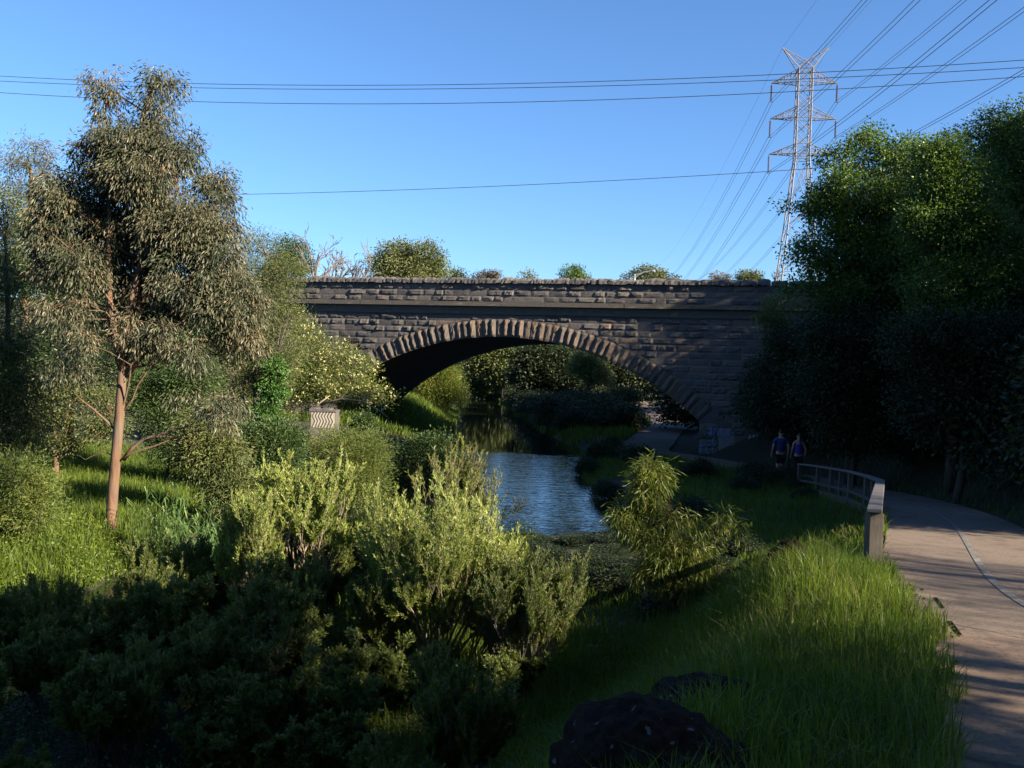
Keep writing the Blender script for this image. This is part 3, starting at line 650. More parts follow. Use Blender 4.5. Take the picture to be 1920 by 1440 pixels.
# bushes on the near side of the left bank
def pbush(name, label, blobs, Y, ncl, per, leaf, mats, rng, cr=.22, droop=0., group=None, shell=.35, flat=.8, basepx=None, flowers=None, twig=.01, k=.8):
    bl = pxblobs(blobs, Y); c = np.mean(np.array(bl)[:, :3], 0); zb = max(hz(c[0], c[1]), WL) - .05
    tr = np.array([(c[0], c[1], zb), (c[0] + .05, c[1], (zb * 2 + c[2]) / 3), (c[0], c[1], (zb + 2 * c[2]) / 3), tuple(c)])
    return blobtree(name, label, 'bush', (c[0], c[1], zb), tr, .06, bl, ncl, per, leaf, cr, mats, rng, droop, 12, group, shell, twig=twig, flat=flat, flowers=flowers, k=k)
pbush('round_bush', 'large round yellow green bush on the bank below the painted wall end', [(645, 855, 70, 50), (600, 905, 80, 52), (680, 900, 50, 50), (555, 858, 45, 36), (700, 850, 30, 34)], 26, 620, 95, (.12, .022), (G['fine'], B_dark), rng, .24)
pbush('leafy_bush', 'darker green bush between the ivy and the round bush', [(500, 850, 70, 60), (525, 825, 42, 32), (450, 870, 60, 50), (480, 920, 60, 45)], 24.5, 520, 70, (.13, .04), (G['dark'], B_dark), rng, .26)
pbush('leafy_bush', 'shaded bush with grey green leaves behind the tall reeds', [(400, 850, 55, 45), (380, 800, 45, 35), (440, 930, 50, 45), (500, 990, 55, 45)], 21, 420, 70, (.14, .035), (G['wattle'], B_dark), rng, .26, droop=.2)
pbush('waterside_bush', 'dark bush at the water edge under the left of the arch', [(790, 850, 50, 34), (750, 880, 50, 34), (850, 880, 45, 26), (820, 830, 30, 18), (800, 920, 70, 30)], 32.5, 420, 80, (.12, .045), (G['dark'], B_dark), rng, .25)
pbush('waterside_bush', 'small blue green bush in front of the dark left abutment', [(680, 795, 20, 22), (665, 820, 26, 16)], 33.5, 60, 60, (.11, .06), (G['dark'], B_dark), rng, .18)
pbush('leafy_bush', 'yellowish low bush at the far left above the long grass', [(20, 900, 70, 40), (60, 950, 50, 45), (0, 960, 50, 60)], 17, 320, 70, (.10, .025), (G['fine'], B_dark), rng, .2)
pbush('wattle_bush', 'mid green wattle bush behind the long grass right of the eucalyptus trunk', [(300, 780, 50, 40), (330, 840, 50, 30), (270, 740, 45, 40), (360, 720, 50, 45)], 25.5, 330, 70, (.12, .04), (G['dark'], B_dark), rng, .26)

# reeds
def reeds(label, cx_, cy_, n_, rad, hgt, rng, blade=(.55, .035)):
    root = empty('reed_clump', (cx_, cy_, hz(cx_, cy_)), label, 'reeds'); a = rng.uniform(0, 6.28, n_); r_ = rad * np.sqrt(rng.random(n_)); x = cx_ + np.cos(a) * r_; y = cy_ + np.sin(a) * r_
    z = height(x, y); H = hgt * rng.uniform(.6, 1.1, n_); lean = rng.normal(0, .12, (n_, 2)) + np.array([.1, 0]); A = np.stack([x, y, z], -1); T = A + np.stack([lean[:, 0] * H, lean[:, 1] * H, H], -1)
    s1 = MB(); s1.prisms(A, T, .009, .004); s1.build('stalks', G['reed'], root)
    k = np.repeat(np.arange(n_), 9); t = rng.uniform(.25, 1, len(k))[:, None]; bs = A[k] + (T - A)[k] * t; az = rng.uniform(0, 6.28, len(k))
    D = np.stack([np.cos(az), np.sin(az), rng.uniform(.7, 1.6, len(k))], -1); D /= np.linalg.norm(D, axis=1)[:, None]; L = blade[0] * rng.uniform(.6, 1.2, len(k))
    lm = MB(); mid = bs + D * L[:, None] * .55; side = np.cross(D, (0, 0, 1)); side /= np.linalg.norm(side, axis=1)[:, None]; w_ = blade[1] * .5
    D2 = D.copy(); D2[:, 2] -= 1.1; D2 /= np.linalg.norm(D2, axis=1)[:, None]; tip = mid + D2 * L[:, None] * .5
    V = np.stack([bs - side * w_ * .5, bs + side * w_ * .5, mid + side * w_, mid - side * w_, tip], 1).reshape(-1, 3); j = np.arange(len(k))[:, None] * 5
    lm.add(V, j + np.array([[0, 1, 2, 3]]), j + np.array([[3, 2, 4]]), rnd=np.repeat(rng.random(len(k)), 5)); lm.build('blades', G['reed'], root)
q = P(385, 1010, 17.5); reeds('tall arching reeds right of the eucalyptus trunk', q[0], q[1], 130, .85, 1.55, rng, (.42, .026))
q = P(300, 990, 18.3); reeds('single stand of pale green canes close behind the eucalyptus trunk base', q[0], q[1], 26, .4, 1.5, rng, (.42, .026))

# ------------------------------------------------------------------ grass
m_grass = G['grass']
def grass(name, label, x, y, hgt, wid, rng, lean=.5, mat_=None, curve=.5, mask=None):
    n_ = len(x); z = height(x, y) - .02; az = rng.uniform(0, 6.28, n_); H = hgt * rng.uniform(.45, 1.2, n_); l = lean * np.abs(rng.normal(0, 1, n_)); l = np.minimum(l, 1.4)
    d = np.stack([np.cos(az), np.sin(az)], -1); A = np.stack([x, y, z], -1)
    mid = A + np.stack([d[:, 0] * l * H * .3, d[:, 1] * l * H * .3, H * .6], -1); tip = mid + np.stack([d[:, 0] * l * H * (.4 + curve * .5), d[:, 1] * l * H * (.4 + curve * .5), H * (.42 - .25 * l)], -1)
    fa = rng.uniform(0, 6.28, n_); s_ = np.stack([np.cos(fa), np.sin(fa), 0 * fa], -1) * (wid * rng.uniform(.6, 1.3, n_))[:, None] * .5
    V = np.stack([A - s_, A + s_, mid + s_ * .8, mid - s_ * .8, tip], 1).reshape(-1, 3); j = np.arange(n_)[:, None] * 5
    g = MB(); pat = vnoise(x, y, .8, 9); rd = np.clip(.25 + .6 * pat * rng.random(n_) + .3 * rng.normal(0, .4, n_), 0, 1)
    g.add(V, j + np.array([[0, 1, 2, 3]]), j + np.array([[3, 2, 4]]), rnd=np.repeat(rd, 5)); o = g.build(name, mat_ or m_grass)
    return tag(o, label, 'grass', kind='stuff')
def scatter(n_, x0, x1, y0, y1, rng, ok):
    x = rng.uniform(x0, x1, n_); y = rng.uniform(y0, y1, n_); m_ = ok(x, y); return x[m_], y[m_]
def okright(lo=.05, pathgap=.04):
    def f(x, y):
        dp, spd, _, _ = seg_dist(x, y, [tuple(t) for t in PL[::3]]); dc, sd, _, hw = seg_dist(x, y, CREEK)
        v_ = vnoise(x, y, .45, 4); return (((spd < 0) & (dp > pathgap - .10 * v_)) | ((spd > 0) & (dp < .26 * v_ ** 2) & (y < 12))) & (sd > 0) & (dc - hw > lo)
    return f
# boulders occupy two spots; keep blades out
BO = [(.69, 4.35, .50), (1.28, 5.75, .36)]
def nob(x, y):
    m_ = np.ones(x.shape, bool)
    for bx, by, r_ in BO: m_ &= np.hypot(x - bx, y - by) > r_ * .78
    return m_
okr = okright()
x, y = scatter(105000, -2.5, 5.2, 2.4, 12.5, rng, lambda a, b_: okr(a, b_) & nob(a, b_))
grass('grass', 'bright green grass on the verge beside the path', x, y, .30, .007, rng, .55)
x, y = scatter(95000, -4, 10, 10, 46, rng, okr); m_ = (y < 16) | (x > 4.2) | (y > 33); x, y = x[m_], y[m_]; grass('grass', 'shaded grass on the slope between the path fence and the creek', x, y, .35, .016, rng, .6)
okl = lambda a, b_: (lambda s_: (s_[1] < 0) & (s_[0] - s_[3] > .2))(seg_dist(a, b_, CREEK))
x, y = scatter(120000, -17, -5, 9, 32, rng, okl); grass('grass', 'long sunlit grass on the left bank around the tall eucalyptus', x, y, .40, .016, rng, .55)
def weeds(name, label, x, y, hgt, leaf, per, mat_, rng):
    n_ = len(x); z = height(x, y); H = hgt * rng.uniform(.3, 1, n_); k = np.repeat(np.arange(n_), per); t = rng.random(len(k))
    Pp = np.stack([x[k] + rng.normal(0, .06, len(k)), y[k] + rng.normal(0, .06, len(k)), z[k] + H[k] * t], -1)
    D = rng.normal(0, 1, (len(k), 3)); D[:, 2] = np.abs(D[:, 2]) * .6; g = MB(); g.leaves(Pp, D, leaf[0] * rng.uniform(.6, 1.2, len(k)), leaf[1], rng, np.clip(.5 * rng.random(n_)[k] + .5 * rng.random(len(k)), 0, 1))
    return tag(g.build(name, mat_), label, 'weeds', kind='stuff')
x, y = scatter(12000, -13, -5, 8, 19, rng, lambda a, b_: okl(a, b_) & (vnoise(a, b_, 2.0, 5) > .42)); weeds('weeds', 'leafy green weeds at the foot of the left bank', x, y, .35, (.06, .04), 9, G['grass'], rng)
x, y = scatter(22000, -9, 1, 4, 24, rng, lambda a, b_: okr(a, b_) & (a < b_ * .06 - .6) & (vnoise(a, b_, 1.5, 5) > .3)); weeds('weeds', 'dark ground cover on the shaded slope above the creek', x, y, .4, (.05, .022), 8, G['dark'], rng)
x, y = scatter(40000, -14, -2, 47, 84, rng, okl); grass('grass', 'bright grass on the bank seen through the left of the arch', x, y, .5, .05, rng, .7)
x, y = scatter(42000, -2, 22, 50, 120, rng, lambda a, b_: okr(a, b_)); grass('grass', 'dark grass on the bank seen through the right of the arch', x, y, .6, .06, rng, .7)
okR = lambda a, b_: (lambda s_: (s_[1] > 0) & (s_[0] > PW + .1))(seg_dist(a, b_, [tuple(t) for t in PL[::3]]))
x, y = scatter(30000, 3, 26, 3, 36, rng, okR); grass('grass', 'dim grass along the right edge of the path under the trees', x, y, .3, .018, rng, .6)

x = []; y = []
for k in range(1500):
    i_ = rng.integers(0, len(PL)); 
    if not (2.5 < PL[i_, 1] < 26): continue
    d_ = PW * (rng.random() ** 1.6) if rng.random() < .6 else PW * (1 - rng.random() ** 2 * .4)
    x.append((i_, d_))
OF = offset(PL, 1.0) - PL; ii = np.array([a for a, _ in x]); dd_ = np.array([b_ for _, b_ in x]); pp_ = PL[ii] + OF[ii] * dd_[:, None] + rng.normal(0, .12, (len(ii), 2)) * 1.0
lt = MB(); D = rng.normal(0, 1, (len(ii), 3)); D[:, 2] *= .06; zz_ = zpath(PL[ii, 1]) + .046
lt.leaves(np.column_stack([pp_, zz_]), D, .035 * rng.uniform(.5, 1.3, len(ii)), .012, rng, np.full(len(ii), .98), up=np.array([0, 0, 8.0])); tag(lt.build('leaf_litter', G['gum']), 'small fallen leaves and twigs strewn along the path', 'leaf litter', kind='stuff')
x, y = scatter(9000, -1.5, 5.2, 2.6, 12.5, rng, lambda a, b_: okr(a, b_) & nob(a, b_) & (vnoise(a, b_, .9, 31) > .55)); grass('dry_grass', 'straw coloured dead blades mixed through the verge grass', x, y, .33, .006, rng, .9, mat_=G['rust'])
x, y = scatter(5000, .5, 5.2, 2.6, 13, rng, lambda a, b_: okr(a, b_) & nob(a, b_) & (seg_dist(a, b_, [tuple(t) for t in PL[::3]])[0] < .55) & (vnoise(a, b_, .5, 33) > .5)); weeds('weeds', 'broad leaved weeds along the ragged edge of the path', x, y, .14, (.05, .028), 7, G['grass'], rng)
# seed heads by the fence post
sg = empty('seed_grass', (3.6, 10.6, hz(3.6, 10.6)), 'tall dry grass stalks with nodding seed heads left of the fence post', 'grass stalks')
stl = MB(); hd = MB()
for tx, ty, bx_, by_ in [(1530, 1012, 1570, 1075), (1514, 1026, 1548, 1085), (1572, 1001, 1590, 1060), (1588, 994, 1600, 1070), (1586, 1004, 1597, 1080), (1508, 1043, 1530, 1080), (1606, 995, 1611, 1050), (1480, 1060, 1500, 1085), (1556, 1020, 1578, 1080)]:
    a = P(bx_, by_, 10.2); t_ = P(tx, ty, 10.2); c = bez(a, t_, (.05, 0, .08), 6); stl.tube(c, np.linspace(.0032, .0016, 6), 4)
    k = 26; tt = rng.uniform(.0, 1, k)[:, None]; dr_ = (c[-1] - c[-2]); dr_ /= np.linalg.norm(dr_); hd.leaves(c[-1] + dr_ * (tt - .5) * .13 + np.array([[-.03, 0, -.015]]) * tt, dr_[None] * .8 + rng.normal(0, .35, (k, 3)), .035, .007, rng, np.full(k, 1.0))
stl.build('stalks', G['reed'], sg); hd.build('seed_heads', G['grass'], sg)

# boulders
m_rock, n, b, out = mat('lichen_boulder'); co = coord(n); f1 = noise(n, 5, 6, co); f2 = noise(n, 26, 8, co, .75); vo = n.nodes.new('ShaderNodeTexVoronoi'); vo.inputs['Scale'].default_value = 11
n.links.new(mixc(n, .12, co, noise(n, 9, 4, co, .6, 'Color')), vo.inputs['Vector'])
col = mixc(n, f1, (.016, .010, .008), (.05, .026, .016)); col = mixc(n, ramp(n, f2, [(.42, (1, 1, 1)), (.55, (0, 0, 0))]), col, (.012, .010, .009))
col = mixc(n, ramp(n, vo.outputs['Distance'], [(.10, (1, 1, 1)), (.17, (0, 0, 0))]), col, (.16, .165, .17)); col = mixc(n, ramp(n, noise(n, 3.2, 5, co), [(.6, (0, 0, 0)), (.7, (1, 1, 1))]), col, (.07, .065, .06))
n.links.new(col, b.inputs['Base Color']); b.inputs['Roughness'].default_value = 1.0; b.inputs['Specular IOR Level'].default_value = .15; bump(n, b, f2, 1, .06)
def fbm(a, b_, s_): return float(vnoise(np.array([a]), np.array([b_]), s_, 21)[0])
def boulder(label, x, y, rx, ry, h_, seed):
    rr = np.random.default_rng(seed); nu, nv = 90, 44; V = []
    for j in range(nv):
        ph = math.pi / 2 * j / (nv - 1) * 1.15
        for k in range(nu):
            th = 2 * math.pi * k / nu; X = math.cos(th) * math.sin(ph); Y_ = math.sin(th) * math.sin(ph); Zz = math.cos(ph); f = 1 + .30 * (fbm(X + seed, Y_ + Zz, .9) - .5) + .16 * (fbm(X * 1.3 + 7, Zz * 1.3 - Y_, .35) - .5) + .10 * (fbm(X * 3, Y_ * 3 + Zz * 3, .3) - .5) + .05 * (fbm(X * 9, Y_ * 9 + Zz * 9, .5) - .5)
            V.append((x + rx * X * f, y + ry * Y_ * f, hz(x, y) - .05 + h_ * Zz * f))
    q = [(j * nu + k, j * nu + (k + 1) % nu, (j + 1) * nu + (k + 1) % nu, (j + 1) * nu + k) for j in range(nv - 1) for k in range(nu)]
    mb = MB(); mb.add(V, q); o = mb.build('boulder', m_rock, smooth=False, origin=(x, y, hz(x, y))); tag(o, label, 'boulder', 'boulders in the verge grass')
boulder('large rounded brown boulder with lichen spots at the bottom edge', *BO[0][:2], .50, .60, .40, 3)
boulder('low flat boulder half hidden in grass behind the large one', *BO[1][:2], .40, .36, .24, 5)
boulder('small dark stone in the lit grass near the fence post', 3.05, 10.2, .30, .22, .34, 8)

# ------------------------------------------------------------------ foreground shrubs
rng = np.random.default_rng(23)
OL = (G['olive'], B_pale)
UPR = dict(tropism=.2, ang=.42, up=1.25, shrink=.72)
def fshrub(label, px, py_top, Y, x_off, n_stems, L, r_, levels, rng, per=9, leaf=(.055, .012), spread=.5, tilt=(0, 0), mats=OL, start=.3, name='willowy_shrub', cat='shrub', **k):
    X = (px - 960) / FP * Y; z = max(hz(X, Y), WL); return shrub(name, label, cat, (X, Y, z - .03), fan(rng, n_stems, spread, tilt), L, r_, levels, leaf, per, mats, rng, start=start, **k)
fshrub('largest pale stemmed shrub in the middle of the foreground', 830, 0, 10.8, 0, 19, 0.92, .020, 3, rng, per=10, spread=1.05, tilt=(.25, 0), start=.45, child=(1, 4), leaf=(0.050, 0.0130), tropism=.15, ang=.45, up=1.2, shrink=.72)
fshrub('slender olive shrub leaning right in front of the bright water', 890, 0, 11.1, 0, 6, 0.80, .014, 3, rng, per=10, spread=.35, tilt=(.7, 0), child=(1, 3), start=.4, leaf=(0.054, 0.0130), **UPR)
fshrub('tall pale green shrub left of centre with a rounded upright crown', 612, 0, 12.6, 0, 5, 0.86, .022, 3, rng, per=10, spread=.22, tilt=(.05, 0), start=.62, leaf=(0.058, 0.0158), **UPR)
fshrub('pale green shrub with bare curving stems left of the rounded one', 590, 0, 13.1, 0, 6, 0.94, .024, 3, rng, per=10, spread=.3, tilt=(-.28, 0), start=.62, leaf=(0.058, 0.0158), **UPR)
fshrub('brown tipped shrub standing behind the largest one', 850, 0, 13.5, 0, 13, 0.98, .016, 3, rng, per=6, spread=.3, mats=(G['acacia'], B_pale), start=.5, child=(1, 4), **UPR)
fshrub('half lit grey green shrub below the left reeds', 500, 0, 12.2, 0, 9, 0.78, .018, 3, rng, per=10, spread=.4, tilt=(-.25, 0), start=.4, child=(1, 4), **UPR)
fshrub('thin shrub between the rounded crown and the largest shrub', 735, 0, 12.0, 0, 7, 0.85, .012, 3, rng, per=10, spread=.3, child=(1, 3), start=.5, **UPR)
fshrub('shaded shrub at the bottom left with light leaf tips', 460, 0, 8.3, 0, 9, 0.45, .012, 3, rng, per=7, spread=.7, mats=(G['fine'], B_grey), leaf=(.05, .014))
fshrub('shaded shrub with a forked brown stem at the bottom', 530, 0, 9.6, 0, 7, 0.70, .022, 3, rng, per=8, spread=.55, mats=(G['fine'], B_grey), start=.5, leaf=(.06, .014))
fshrub('low dark shrub in the shade at the lower left corner', 300, 0, 10.4, 0, 9, 0.61, .016, 3, rng, per=8, spread=.9, mats=(G['fine'], B_grey), leaf=(.06, .018))
fshrub('spreading low shrub right of the largest one on the slope', 985, 0, 10.3, 0, 9, 0.7, .012, 3, rng, per=11, spread=.8, tilt=(.3, 0), mats=(G['fine'], B_grey), leaf=(0.043, 0.0101), **UPR)
fshrub('dark green feathery shrub under the half lit one', 400, 0, 13.5, 0, 10, 0.65, .018, 3, rng, per=8, spread=.8, mats=(G['fine'], B_grey), leaf=(.06, .018))
fshrub('low twiggy shrub with small leaves left of the largest shrub base', 700, 0, 9.4, 0, 9, 0.40, .012, 3, rng, per=7, spread=.8, mats=(G['fine'], B_grey), leaf=(.05, .014))
fshrub('bushy green shrub at the bottom edge left of the big boulder', 600, 0, 7.5, 0, 8, 0.37, .012, 3, rng, per=7, spread=.8, mats=(G['fine'], B_grey), leaf=(.05, .016))
fshrub('dim leafy shrub at the far lower left edge', 90, 0, 11.3, 0, 9, 0.61, .016, 3, rng, per=8, spread=.9, mats=(G['fine'], B_grey), leaf=(.06, .018))
fshrub('young olive shoots in front of the round bush', 700, 0, 14.4, 0, 6, 0.64, .012, 3, rng, per=8, spread=.3, child=(1, 3), start=.5, **UPR)
fshrub('feathery shrub in deep shade at the bottom left', 200, 0, 8.3, 0, 9, 0.52, .014, 3, rng, per=8, spread=.9, mats=(G['fine'], B_grey), leaf=(.05, .014))
fshrub('wispy green shrub between the bottom left bushes and the largest shrub', 760, 0, 12.6, 0, 8, 0.56, .012, 3, rng, per=10, spread=.6, mats=(G['fine'], B_grey), leaf=(0.043, 0.0130), **UPR)
protos = [o for o in C.objects if o.name.startswith('willowy_shrub')]
pA, pB, pC = [next(o for o in protos if o['label'].startswith(x)) for x in ('feathery shrub', 'wispy green', 'low twiggy')]
rr = np.random.default_rng(77); k = 0; got = []
while k < 400 and len(got) < 46:
    k += 1; x_ = rr.uniform(-7.5, .2); y_ = rr.uniform(4.6, 15.5); px_ = 960 + x_ / y_ * FP
    if px_ > 1050 - max(0, (9 - y_)) * 60 or px_ < -150: continue
    dc_, s2, _, hw_ = seg_dist(np.array([x_]), np.array([y_]), CREEK)
    if dc_[0] < hw_[0] + .15 or any(math.hypot(x_ - a, y_ - b_) < .75 for a, b_ in got): continue
    got.append((x_, y_)); pr_ = (pA, pB, pC)[len(got) % 3]; z_ = hz(x_, y_); sc = rr.uniform(.75, 1.15) * (1.0 if y_ > 8 else .75)
    far_ = s2[0] < 0
    dupe(pr_, (x_, y_, z_ - .05), rr.uniform(0, 6), sc, 'dark shrub in the tangled thicket at the foot of the left bank' if far_ else 'dark shrub in the tangled thicket along the near side of the creek', 'thicket shrubs on the left bank' if far_ else 'thicket shrubs along the near side of the creek')
# acacia sapling with hanging phyllodes
ab = P(1255, 1110, 12.5); zb = hz(ab[0], ab[1])
blobtree('acacia_sapling', 'young acacia with drooping yellow green leaves on the slope right of the water', 'tree', (ab[0], ab[1], zb), [(ab[0] + .1, ab[1], zb), P(1262, 1060, 12.5), P(1258, 990, 12.5), P(1245, 930, 12.5), P(1220, 885, 12.5)], .035,
         pxblobs([(1215, 885, 32, 20), (1215, 920, 34, 24), (1222, 945, 28, 20), (1172, 970, 32, 26), (1265, 965, 22, 12.5), (1240, 985, 50, 18), (1305, 970, 24, 20), (1350, 975, 24, 18), (1382, 1000, 14, 16), (1288, 925, 16, 12), (1210, 1010, 50, 20), (1290, 1020, 60, 24), (1225, 1065, 50, 24), (1310, 1070, 55, 28), (1270, 1095, 50, 20), (1260, 1045, 60, 25), (1215, 880, 38, 22), (1205, 925, 36, 30), (1225, 900, 34, 26), (1172, 970, 34, 26)], 12.5), 430, 30, (.15, .014), .072, (G['acacia'], B_gum), rng, droop=.55, limbs=16, twig=.006, shell=.1, flat=1)

# ------------------------------------------------------------------ right side trees
rng = np.random.default_rng(31)
def rt(name, label, base, top, Y, blobs, ncl, per, leaf, mats, cr=.3, droop=.15, tr=.2, cat='tree', shell=.3, **k):
    X = (base - 960) / FP * Y; z = hz(X, Y); tp = P(*top, Y); b0 = np.array([X, Y, z - .1]); tk = np.array([b0 + (tp - b0) * t + np.array([.15 * math.sin(t * 5), 0, 0]) for t in np.linspace(0, 1, 8)])
    return blobtree(name, label, cat, (X, Y, z), tk, tr, pxblobs(blobs, Y), ncl, per, leaf, cr, mats, rng, droop, 18, shell=shell, **k)
EL = (G['elm'], B_dark)
rt('broadleaf_tree', 'dense green tree in front of the pylon at the right end of the bridge', 1600, (1590, 300), 31,
   [(1640, 258, 22, 18), (1612, 262, 20, 16), (1672, 262, 16, 14), (1700, 278, 20, 16), (1556, 345, 22, 20), (1540, 395, 24, 18), (1488, 382, 22, 9), (1625, 275, 45, 25), (1590, 300, 50, 25), (1700, 300, 50, 35), (1600, 360, 80, 50), (1560, 400, 55, 40), (1510, 385, 35, 14), (1700, 390, 80, 60), (1560, 470, 62, 50), (1660, 480, 90, 60), (1540, 520, 45, 25), (1610, 560, 90, 50), (1720, 560, 90, 60), (1505, 480, 26, 30), (1500, 555, 34, 30)], 760, 115, (.115, .058), EL, .22, tr=.22, shell=.55)
rt('broadleaf_tree', 'green tree in the middle of the right group with a bright upper crown', 1790, (1780, 290), 27,
   [(1742, 268, 18, 16), (1775, 262, 20, 18), (1800, 285, 26, 18), (1760, 290, 50, 30), (1740, 330, 60, 40), (1800, 340, 70, 50), (1770, 420, 90, 60), (1850, 450, 90, 60), (1790, 540, 100, 70), (1880, 560, 90, 70)], 640, 110, (.105, .05), EL, .21, tr=.2, shell=.55)
rt('broadleaf_tree', 'tallest tree at the right edge with loose airy top', 1900, (1890, 240), 33,
   [(1862, 212, 16, 16), (1838, 232, 14, 14), (1905, 192, 12, 16), (1900, 215, 22, 18), (1812, 240, 14, 12), (1860, 235, 40, 25), (1815, 260, 40, 25), (1900, 230, 40, 30), (1940, 260, 50, 50), (1880, 290, 70, 45), (1930, 350, 80, 60), (1870, 380, 60, 50), (1960, 450, 90, 80), (1915, 200, 14, 18), (1855, 215, 12, 16)], 480, 75, (.13, .05), (G['elm'], B_dark), .23, shell=.2)
rt('sapling', 'small sunlit sapling against the dark bridge wall at its right end', 1462, (1452, 560), 37, [(1450, 570, 18, 24), (1435, 600, 24, 22), (1465, 610, 18, 26), (1450, 640, 30, 16)], 110, 45, (.12, .03), (G['fine'], B_pale), .16, tr=.03, shell=.1)
rt('shade_toned_foliage', 'dark leafy growth covering the right end of the bridge wall', 1480, (1480, 640), 36, [(1445, 700, 40, 45), (1480, 640, 46, 34), (1475, 770, 60, 50), (1530, 690, 60, 60), (1430, 770, 36, 36), (1520, 790, 60, 50)], 520, 60, (.12, .055), (G['thicket'], B_dark), .28, tr=.08)
rt('shade_toned_foliage', 'lower crown of the green tree in front of the pylon with shade put into its leaf colour', 1600, (1600, 620), 30, [(1600, 630, 95, 60), (1560, 710, 85, 60), (1660, 730, 95, 70), (1610, 800, 95, 55), (1700, 640, 70, 50)], 560, 90, (.12, .055), (G['thicket'], B_dark), .25, tr=.12)  # lower crown of the tree above, its shade carried by the darker leaf colour
rt('shade_toned_foliage', 'lower crown foliage at the right edge beside the path with shade put into its leaf colour', 1800, (1810, 620), 25, [(1740, 640, 85, 65), (1840, 640, 105, 65), (1770, 760, 95, 70), (1880, 780, 95, 75), (1920, 640, 60, 60)], 560, 90, (.10, .045), (G['thicket'], B_dark), .22, tr=.12)  # lower foliage of the right trees, darkened by leaf colour in place of shade
# thicket under the trees (shared meshes)
def bushproto(kind, mats, leaf, ncl, per, seed, label, group):
    rr = np.random.default_rng(seed); bl = [(rr.uniform(-.9, .9), rr.uniform(-.9, .9), rr.uniform(.7, 2.1), rr.uniform(.7, 1.1), rr.uniform(.7, 1.1), rr.uniform(.6, .9)) for _ in range(8)]
    return blobtree(kind, label, 'bush', (0, 0, 0), [(0, 0, 0), (.05, 0, .6), (0, .05, 1.2), (.1, 0, 1.8)], .07, bl, ncl, per, leaf, .24, mats, rr, .15, 10, group, .25)
lab1 = 'shadowed leafy bush in the dark thicket on the embankment right of the path'
lab2 = 'tall dark bush with trailing foliage in the thicket right of the path'
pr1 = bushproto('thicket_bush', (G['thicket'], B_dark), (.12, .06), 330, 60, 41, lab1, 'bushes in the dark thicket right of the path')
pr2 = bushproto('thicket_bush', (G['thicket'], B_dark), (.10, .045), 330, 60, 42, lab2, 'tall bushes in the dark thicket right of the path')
spots = []
rr = np.random.default_rng(5)
for k in range(400):
    x_, y_ = rr.uniform(7, 27), rr.uniform(12, 43)
    d_, s_, _, _ = seg_dist(np.array([x_]), np.array([y_]), [tuple(t) for t in PL[::3]]); u_, w_ = uw(x_, y_)
    if s_[0] > 0 and d_[0] > PW + 1.7 and w_ < -1.6 and x_ / y_ < .72 and all(math.hypot(x_ - a_, y_ - b_) > 1.9 for a_, b_ in spots): spots.append((x_, y_))
for k, (x_, y_) in enumerate(spots[:46]):
    pr = (pr1, pr2)[k % 2]; sc = rr.uniform(1.2, 1.75); L = (x_, y_, hz(x_, y_) - .1)
    if k < 2: pr.location = L; pr.scale = (sc,) * 3; pr.rotation_euler = (0, 0, rr.uniform(0, 6))
    else: dupe(pr, L, rr.uniform(0, 6), (sc, sc, sc * rr.uniform(.9, 1.3)))
# unseen trees added outside the frame to cast shade and cut sky light
off = [(10.2, -1.7, 1.6), (12.6, -2.6, 2.0), (9.6, -8.4, 2.3), (15.5, -9.7, 2.6), (4.5, -13.5, 2.3), (12, -16, 2.6), (17.2, 15.0, 1.45), (18.5, 19.5, 1.6), (20.5, 24.5, 1.7), (22.5, 29, 1.7), (27.2, 36.2, 2.3), (29.5, 41.6, 2.5), (33, 48, 2.6), (-3, -12, 2.2), (-8, -6, 2.2), (-9, -14, 2.8), (18, -20, 3.2), (8, -22, 3.2), (-2, -22, 3.2), (30, 12, 2.4), (34, 24, 2.6),
       (25.5, 60, 2.2), (30, 70, 2.6), (32, 58, 2.6)]
OFFS = []
shade = blobtree('unseen_shade_tree', 'unseen leafy tree set outside the view for its shade', 'tree', (0, 0, 0), [(0, 0, 0), (.1, 0, 1), (0, .1, 2), (.1, 0, 3.2), (0, 0, 4.2)], .12,
                 [(0, 0, 4, 1.6, 1.6, 1.3), (.9, .5, 3.2, 1.2, 1.2, .9), (-1, .3, 3.1, 1.2, 1.1, .9), (.2, -1, 3, 1.1, 1.1, .8), (0, .2, 5, 1, 1, .8)], 420, 45, (.13, .06), .3, EL, np.random.default_rng(3), .1, 14, 'unseen trees set outside the view for shade', .25)
thin = blobtree('unseen_shade_tree', 'unseen sparse twiggy tree set beside the path to stripe it with shadow', 'tree', (19, -1.5, hz(19, -1.5)), [(19, -1.5, 4), (19.1, -1.4, 8), (19, -1.5, 12), (19.2, -1.5, 16)], .16, [(19, -1.5, 13, 2.6, 2.6, 3.4), (21, 1.2, 13, 1.6, 1.6, 2.6)], 70, 26, (.16, .06), .35, EL, np.random.default_rng(8), .1, 26, None, .1)  # unseen sparse crown set to stripe the path with shadow
blobtree('unseen_shade_tree', 'second unseen sparse tree with thin twigs set for more shadow stripes on the path', 'tree', (23.9, 1.5, hz(23.9, 1.5)), [(23.9, 1.5, 4), (24, 1.6, 8), (23.9, 1.5, 12), (24.1, 1.5, 17)], .16, [(23.9, 1.5, 14, 3.4, 3.4, 3.4)], 170, 24, (.18, .06), .30, EL, np.random.default_rng(9), .1, 44, None, .1)
